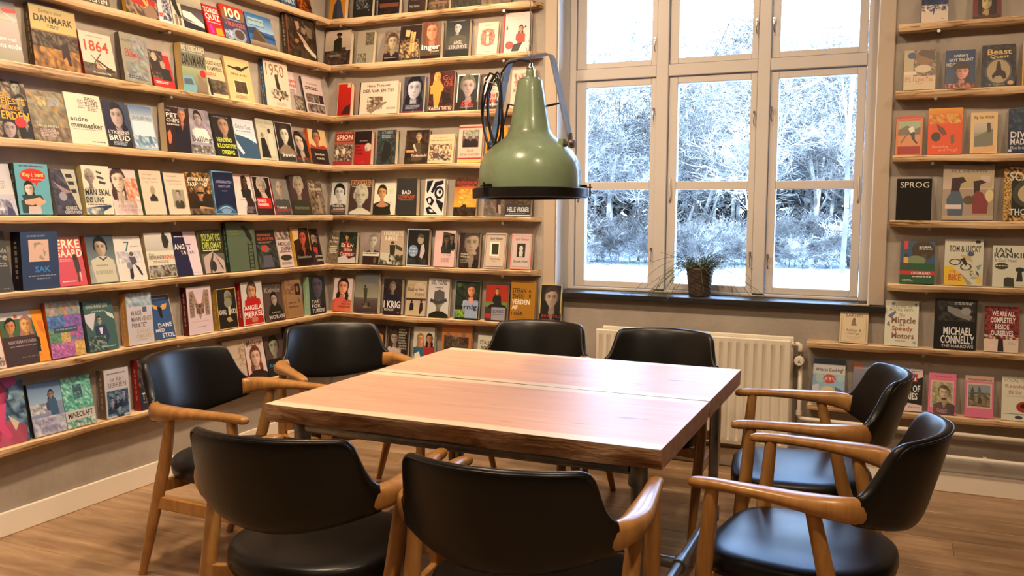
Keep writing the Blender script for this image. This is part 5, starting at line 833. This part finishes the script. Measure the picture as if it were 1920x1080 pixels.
# ------------------------------------------------------------------ armchair
def arm_mb(s):
    P = [(.245, -.205, .648, .020, .036), (.268, -.187, .650, .023, .035), (.287, -.152, .654, .029, .032), (.296, -.100, .658, .034, .027), (.298, -.045, .661, .034, .022), (.296, .025, .664, .029, .0180),
         (.293, .10, .665, .025, .0155), (.289, .17, .664, .0225, .0155), (.286, .215, .661, .021, .0155), (.284, .238, .659, .018, .013), (.284, .248, .658, .010, .008)]
    # refine by Catmull-Rom
    Q = []
    for i in range(len(P)-1):
        a, b, c, d = P[max(i-1, 0)], P[i], P[i+1], P[min(i+2, len(P)-1)]
        for k in range(4):
            t = k/4; Q.append(tuple(.5*((2*b[j])+(-a[j]+c[j])*t+(2*a[j]-5*b[j]+4*c[j]-d[j])*t*t+(-a[j]+3*b[j]-3*c[j]+d[j])*t**3) for j in range(5)))
    Q.append(P[-1]); rings = []
    for i, (x, y, z, hw, hh) in enumerate(Q):
        p0, p1 = Q[max(i-1, 0)], Q[min(i+1, len(Q)-1)]; t = Vector((p1[0]-p0[0], p1[1]-p0[1], 0)).normalized(); nrm = Vector((t.y, -t.x, 0)); ring = []
        for k in range(16):
            a = 2*PI*k/16; ca, sa = math.cos(a), math.sin(a); e = 2/2.5
            ring.append((s*(x+nrm.x*hw*abs(ca)**e*(1 if ca >= 0 else -1)), y+nrm.y*hw*abs(ca)**e*(1 if ca >= 0 else -1), z+hh*abs(sa)**e*(1 if sa >= 0 else -1)))
        rings.append(ring if s > 0 else ring[::-1])
    return MB().rings(rings)
def sstep(a, b, x): t = min(1, max(0, (x-a)/(b-a))); return t*t*(3-2*t)
def back_geo(x):
    """plan y and bottom/top heights of the shell at lateral x"""
    ax = abs(x); y = -.314+.124*(ax/.272)**2.2
    tb_ = ((0, .834), (.12, .832), (.20, .828), (.212, .825), (.222, .818), (.229, .806), (.2335, .790), (.237, .770), (.241, .748), (.246, .726), (.253, .706), (.262, .692), (.273, .685))
    for (a, b), (c, d) in zip(tb_, tb_[1:]):
        a *= 1.02; c *= 1.02
        if a <= ax <= c+1e-9: zt = b+(d-b)*(ax-a)/(c-a); break
    else: zt = .685
    zb = .560+.052*(ax/.272)**2.0
    return y, zb, zt
def back_mb():
    rings = []; xs = []; n = 25
    for i in range(n): xs.append(math.sin((i/(n-1)-.5)*PI)*.272*.999 if 0 else (-.272+.544*i/(n-1)))
    xs = sorted(set([round(v, 4) for v in xs]+[s*v for s in (-1, 1) for v in (.200, .206, .212, .217, .222, .2255, .229, .2312, .2335, .2352, .237, .239, .241, .2435, .246, .2495, .253, .2575, .262, .267)]))
    T = .021
    for x in xs:
        y, zb, zt = back_geo(x); ax = abs(x); t = T if ax < .25 else T*(1-.15*sstep(.25, .272, ax)); ring = []
        dy = .27*x/.272/.272*1.1; nl = math.hypot(1, dy); nx_, ny_ = dy/nl, -1/nl   # outward (rear) normal of plan curve
        zc, hh = (zb+zt)/2, (zt-zb)/2; m = 24
        for k in range(m):
            a = 2*PI*k/m; ca, sa = math.cos(a), math.sin(a); cz = abs(sa)**(2/5.0)*(1 if sa >= 0 else -1); ct_ = abs(ca)**(2/2.6)*(1 if ca >= 0 else -1)
            z = zc+hh*cz; lean = -(z-.65)*.26*(1-.5*sstep(.235, .272, ax)); off = t*ct_
            bulge = -.010*math.cos(PI/2*min(1, abs(cz)))*(1-ax/.3)
            ring.append((x+nx_*off*-1*-1*.6, y+ny_*off+lean+bulge*0, z))
        rings.append(ring)
    return MB().rings(rings[::-1]), xs
def piping_mb(side=1):
    pts = []
    xs = [-.268+.536*i/150 for i in range(151)]
    for x in xs:
        y, zb, zt = back_geo(x); ax = abs(x); lean = -(zt-.65)*.26*(1-.5*sstep(.235, .272, ax)); pts.append((x, y+lean-.0165, zt-.007))
    return MB().tube(pts, .0032, 6)
def seat_mb():
    rings = []; N_ = 44
    prof = [(.93, -.066), (.98, -.060), (1.0, -.042), (1.0, -.024), (.985, -.008), (.95, -.001), (.85, .004), (.6, .008), (.3, .010), (.05, .0105)]
    for s, dz in prof:
        ring = []
        for k in range(N_):
            a = 2*PI*k/N_; ca, sa = math.cos(a), math.sin(a); e = 2/(4.0 if math.sin(a) > 0 else 2.7)
            x = .262*abs(ca)**e*(1 if ca >= 0 else -1); y = .25*abs(sa)**e*(1 if sa >= 0 else -1)
            if y < 0: x *= 1-.16*(y/-.25)**2; y = y*1.02
            ring.append((x*s, y*s+.0, .452+dz-.012*(abs(x)/.26)**2*0))
        rings.append(ring)
    return MB().rings(rings)
def leg_pts(front, s):
    if front: return [(s*.286, .180, .655), (s*.283, .195, .46), (s*.272, .217, .22), (s*.258, .238, 0)]
    return [(s*.294, -.085, .655), (s*.286, -.128, .47), (s*.272, -.204, .24), (s*.248, -.290, 0)]
def lerp_leg(front, s, z):
    p = leg_pts(front, s)
    for a, b in zip(p, p[1:]):
        if b[2] <= z <= a[2]:
            t = (a[2]-z)/(a[2]-b[2]); return tuple(a[i]+(b[i]-a[i])*t for i in range(3))
def make_chair():
    root = empty('armchair')
    for s in (-1, 1):
        arm_mb(s).build('armrest', M['oak'], root, smooth=True)
    for s in (-1, 1):
        for f in (True, False):
            p = leg_pts(f, s); MB().tube(p, [.0185, .0235, .0215, .0145], 12).build('leg', M['oak'], root, smooth=True, auto=50)
    bm_, xs = back_mb(); bk = bm_.build('backrest', M['leather'], root, smooth=True)
    piping_mb().build('piping', M['leather'], bk, smooth=True)
    se = seat_mb().build('seat', M['leather'], root, smooth=True, auto=60)
    for s in (-1, 1):
        a, b = lerp_leg(True, s, .300), lerp_leg(False, s, .310); bevel(MB().rings([[(q[0]-.011, q[1], q[2]-.025), (q[0]+.011, q[1], q[2]-.025), (q[0]+.011, q[1], q[2]+.025), (q[0]-.011, q[1], q[2]+.025)] for q in (a, b)]).build('side_rail', M['oak'], root), .005)
    for f, z in ((True, .372), (False, .372)):
        a, b = lerp_leg(f, -1, z), lerp_leg(f, 1, z); yb = (.012 if f else -.012)
        r = MB(); rings = []
        for i in range(13):
            t = i/12; x = a[0]+(b[0]-a[0])*t; y = a[1]+(-.03 if f else .05)*math.sin(PI*t)*1.0; hh = .022-.004*math.sin(PI*t)
            rings.append([(x, y-.011, z-hh), (x, y+.011, z-hh), (x, y+.011, z+hh), (x, y-.011, z+hh)])
        o = r.rings(rings).build('cross_rail', M['oak'], root); bevel(o, .004)
    return root
chair0 = make_chair()
def put_chair(i, x, y, fx, fy, label):
    rz = math.atan2(fy, fx)-PI/2
    if i == 0: r = chair0
    else:
        r = chair0.copy(); C.objects.link(r)
        for ch in chair0.children:
            c = ch.copy(); C.objects.link(c); c.parent = r
            for g_ in ch.children: d = g_.copy(); C.objects.link(d); d.parent = c
    r.location = (x, y, 0); r.rotation_euler = (0, 0, rz); tag(r, label, 'chair', 'oak and black leather armchairs around the table')
CH = [(1.943, -2.795, -.13, .99, 'black leather oak armchair seen from behind, front side, nearer the bookshelf wall'),
      (2.602, -2.785, -.065, 1, 'black leather oak armchair seen from behind, at the middle of the front table edge'),
      (3.237, -2.245, -.989, .148, 'oak armchair in side view, closest of the two right of the table'),
      (3.152, -1.463, -.99, -.137, 'oak armchair in side view, farther of the two right of the table'),
      (2.44, -.985, 0, -1, 'black armchair on the far table side, directly before the radiator'),
      (1.80, -.965, .06, -1, 'black armchair on the far table side, before the back wall bookshelves'),
      (1.097, -1.404, .79, -.61, 'black armchair turned diagonally at the table corner facing the wall corner'),
      (1.130, -2.185, 1, .03, 'black armchair facing right at the left table edge, bluish sheen on backrest')]
for i, c in enumerate(CH): put_chair(i, *c)

# ------------------------------------------------------------------ pendant lamp
lx, ly = 2.181, -1.800
lamp = empty('pendant_lamp', (lx, ly, 1.449)); tag(lamp, 'green enamel industrial pendant lamp with black rim hanging over the table', 'lamp')
lamp.rotation_euler = (math.radians(-.3), math.radians(-.7), math.radians(-10))
S = .2028/100*1.0   # metres per photo pixel at the lamp
outer = [(r, z*.917) for r, z in [(.193, .033), (.1935, .075), (.192, .110), (.186, .142), (.174, .172), (.156, .196), (.134, .216), (.112, .234), (.094, .250), (.084, .262), (.078, .276), (.066, .345), (.053, .430), (.0465, .470), (.044, .477), (.036, .480)]]
inner = [(r-.003, z-.002) for r, z in outer[::-1]]; inner[0] = (.033, .438)
MB().lathe(outer+inner, 56, closed=True).build('shade', M['green'], lamp, smooth=True, auto=50)
MB().lathe([(r, z-.040) for r, z in [(.0, .479), (.036, .481), (.034, .486), (.017, .489), (.0155, .500), (.0155, .512), (.012, .518), (0, .519)]], 24).build('cap', M['green'], lamp, smooth=True, auto=45)
MB().lathe([(r, z-.050) for r, z in [(.0, .526), (.013, .527), (.0135, .535), (.010, .540), (.010, .552), (.0, .553)]], 16).build('cable_gland', M['chrome'], lamp, smooth=True, auto=45)
MB().lathe([(.190, .000), (.214, .000), (.217, .003), (.217, .034), (.214, .037), (.194, .037), (.194, .031), (.208, .028), (.208, .008), (.190, .006)], 56, closed=True).build('rim', M['rim'], lamp, smooth=True, auto=40)
MB().lathe([(0, .006), (.205, .006), (.205, .010), (0, .010)], 48).build('cover_glass', M['glass'], lamp)
MB().lathe([(0, .12), (.02, .125), (.042, .16), (.045, .19), (.03, .23), (.02, .27), (0, .272)], 20).build('bulb', M['bulb'], lamp, smooth=True)
# bracket strap: runs up from both pivots over the cap
bw = .019
def strap_pts():
    return [(-.180, .180), (-.172, .215), (-.098, .500), (-.090, .514), (-.078, .519), (0, .523), (.078, .527), (.090, .522), (.098, .508), (.172, .215), (.180, .180)]
sm = MB(); rings = []
SP = strap_pts()
for i, (x, z) in enumerate(SP):
    a, b = SP[max(i-1, 0)], SP[min(i+1, len(SP)-1)]; tx, tz = b[0]-a[0], b[1]-a[1]; l_ = math.hypot(tx, tz); nx_, nz_ = -tz/l_, tx/l_; t_ = .0022
    rings.append([(x+nx_*t_, -bw, z+nz_*t_), (x+nx_*t_, bw, z+nz_*t_), (x-nx_*t_, bw, z-nz_*t_), (x-nx_*t_, -bw, z-nz_*t_)])
sm.rings(rings).build('bracket', M['strap'], lamp)
for s in (-1, 1):
    k = MB(); k.rings([[(s*x, r*math.cos(a*PI/9), .196+r*math.sin(a*PI/9)) for a in range(18)] for r, x in ((.008, .138), (.009, .166), (.015, .168), (.017, .173), (.017, .184), (.012, .190), (.004, .191))])
    ko = k.build('pivot_knob', M['brass'], lamp, smooth=True, auto=40)
    MB().box(s*.176-.003, s*.176+.003, -.005, .005, .208, .234).build('locking_tab', M['brass'], ko)
    q = MB()
    q.rings([[(s*x, -.016, .176), (s*x, .016, .176), (s*x, .012, .214), (s*x, -.012, .214)] for x in (.130, .150)]).build('pivot_lug', M['green'], lamp)
for ang in (30, 150, -105):
    a = math.radians(ang); c_, s_ = math.cos(a), math.sin(a)
    def rp_(r, t, z): return (r*c_-t*s_, r*s_+t*c_, z)
    lt = MB()
    for (r0_, r1_, t0, t1, z0, z1) in ((.188, .234, -.009, .009, .0385, .043), (.222, .228, -.004, .004, .006, .054), (.190, .214, -.006, .006, .043, .050)):
        n0 = len(lt.v); lt.v += [rp_(r, t, z) for z in (z0, z1) for t in (t0, t1) for r in (r0_, r1_)]; lt.c += [None]*8
        for qf in ((0, 2, 3, 1), (4, 5, 7, 6), (0, 1, 5, 4), (2, 6, 7, 3), (0, 4, 6, 2), (1, 3, 7, 5)): lt.f.append(tuple(n0+i for i in qf))
    lt.build('rim_latch', M['rim'], lamp)
# cable leaves the gland, arches over and hangs coiled on the strap
random.seed(4)
cab = []
cab += [(0, 0, .495), (-.004, -.004, .508), (-.03, -.03, .512), (-.07, -.045, .500), (-.105, -.035, .47), (-.118, -.03, .44)]
cx_, cz_ = -.125, .325
for k in range(0, 60):
    a = PI*.45+k*2*PI/17; rx = .050+.012*math.sin(k*.37); rz_ = .125+.014*math.sin(k*.9+1)+.02*(k/60)
    cab.append((cx_-.015*math.sin(k*.2)+rx*math.cos(a), -.045+.02*math.sin(k*.35), cz_+.0+rz_*math.sin(a)))
cab += [(-.11, .02, .36), (-.08, .07, .352), (.0, .09, .35), (.095, .05, .352)]
MB().tube(cab, .0042, 7).build('cable', M['black'], lamp, smooth=True)
MB().tube([(-.082, -.03, .425), (-.10, -.045, .435), (-.14, -.05, .430), (-.12, -.02, .42)], .0018, 6).build('cable_tie', M['inner'], lamp, smooth=True)
MB().tube([(-.110, -.05, .428), (-.150, -.07, .438), (-.165, -.075, .444)], .0018, 6).build('cable_tie', M['inner'], lamp, smooth=True)
MB().tube([(0, 0, .502), (0, .004, .53), (.001, .0, .56), (.0, 0, ZC-1.449-.004)], .0016, 6).build('suspension_wire', M['chrome'], lamp, smooth=True)
MB().tube([(-.018, 0, .56), (-.006, 0, .528), (0, 0, .532), (.002, .01, .56), (-.012, .006, .585)], .002, 6).build('wire_loop', M['inner'], lamp, smooth=True)
MB().lathe([(0, ZC-1.449-.03), (.02, ZC-1.449-.03), (.035, ZC-1.449-.001), (0, ZC-1.449-.0005)], 20).build('ceiling_rose', M['inner'], lamp, smooth=True, auto=40)

# ------------------------------------------------------------------ potted plant on the sill
pl = empty('potted_plant', (2.445, .085, .930)); tag(pl, 'small wicker pot with trailing thin green stems on the black windowsill', 'plant')
pl.scale = (1.1, 1.1, 1.1)
rings = []; n = 40
for j in range(31):
    z = .145*j/30; r = .052+.017*(z/.145)+.0016*abs(math.sin(j*PI/2.0)); rings.append([((r+.0016*math.cos(a*PI/2.5+j*PI*.5))*math.cos(2*PI*a/n), (r+.0016*math.cos(a*PI/2.5+j*PI*.5))*math.sin(2*PI*a/n), z) for a in range(n)])
rings += [[((.060)*math.cos(2*PI*a/n), .060*math.sin(2*PI*a/n), .145) for a in range(n)], [((.058)*math.cos(2*PI*a/n), .058*math.sin(2*PI*a/n), .128) for a in range(n)]]
MB().rings(rings).build('pot', M['pot'], pl, smooth=True)
MB().lathe([(0, .1285), (.057, .129), (.0, .132)], 24).build('soil', M['soil'], pl)
random.seed(21); st = MB(); lf = MB()
for k in range(230):
    a = random.uniform(0, 2*PI); r = random.uniform(.0, .052); p = Vector((r*math.cos(a), r*math.sin(a), .13)); long_ = k % 5 == 0
    out = Vector((math.cos(a), math.sin(a)*.55, 0)); pts = [p.copy()]; v = out*random.uniform(.003, .012)+Vector((0, 0, random.uniform(.006, .017)))
    ns = random.randint(15, 26) if long_ else random.randint(5, 11)
    for q in range(ns):
        v.z -= .0017 if long_ else .0013; v += out*.0006*(1 if long_ else .3)+Vector((random.gauss(0, .0012), random.gauss(0, .001), random.gauss(0, .0008)))
        p = p+v
        if p.z < .004 and abs(p.x) > .05: p.z = .004; v.z = 0
        if (p.x**2+p.y**2)**.5 < .072 and p.z < .13: break
        if p.y > .098: p.y = .098
        pts.append(p.copy())
        if random.random() < (.8 if not long_ else .4):
            d = Vector((random.gauss(0, 1), random.gauss(0, 1), random.gauss(0, .7))).normalized()*random.uniform(.008, .017); s_ = d.cross(Vector((0, 0, 1))).normalized()*.0034
            if p.y+d.y < .1: lf.face([p, p+d*.5+s_, p+d, p+d*.5-s_])
    if len(pts) > 2: st.tube(pts, .0010, 4)
st.build('stems', M['leaf'], pl); lo = lf.build('leaves', M['leaf'], pl); lo['kind'] = 'stuff'
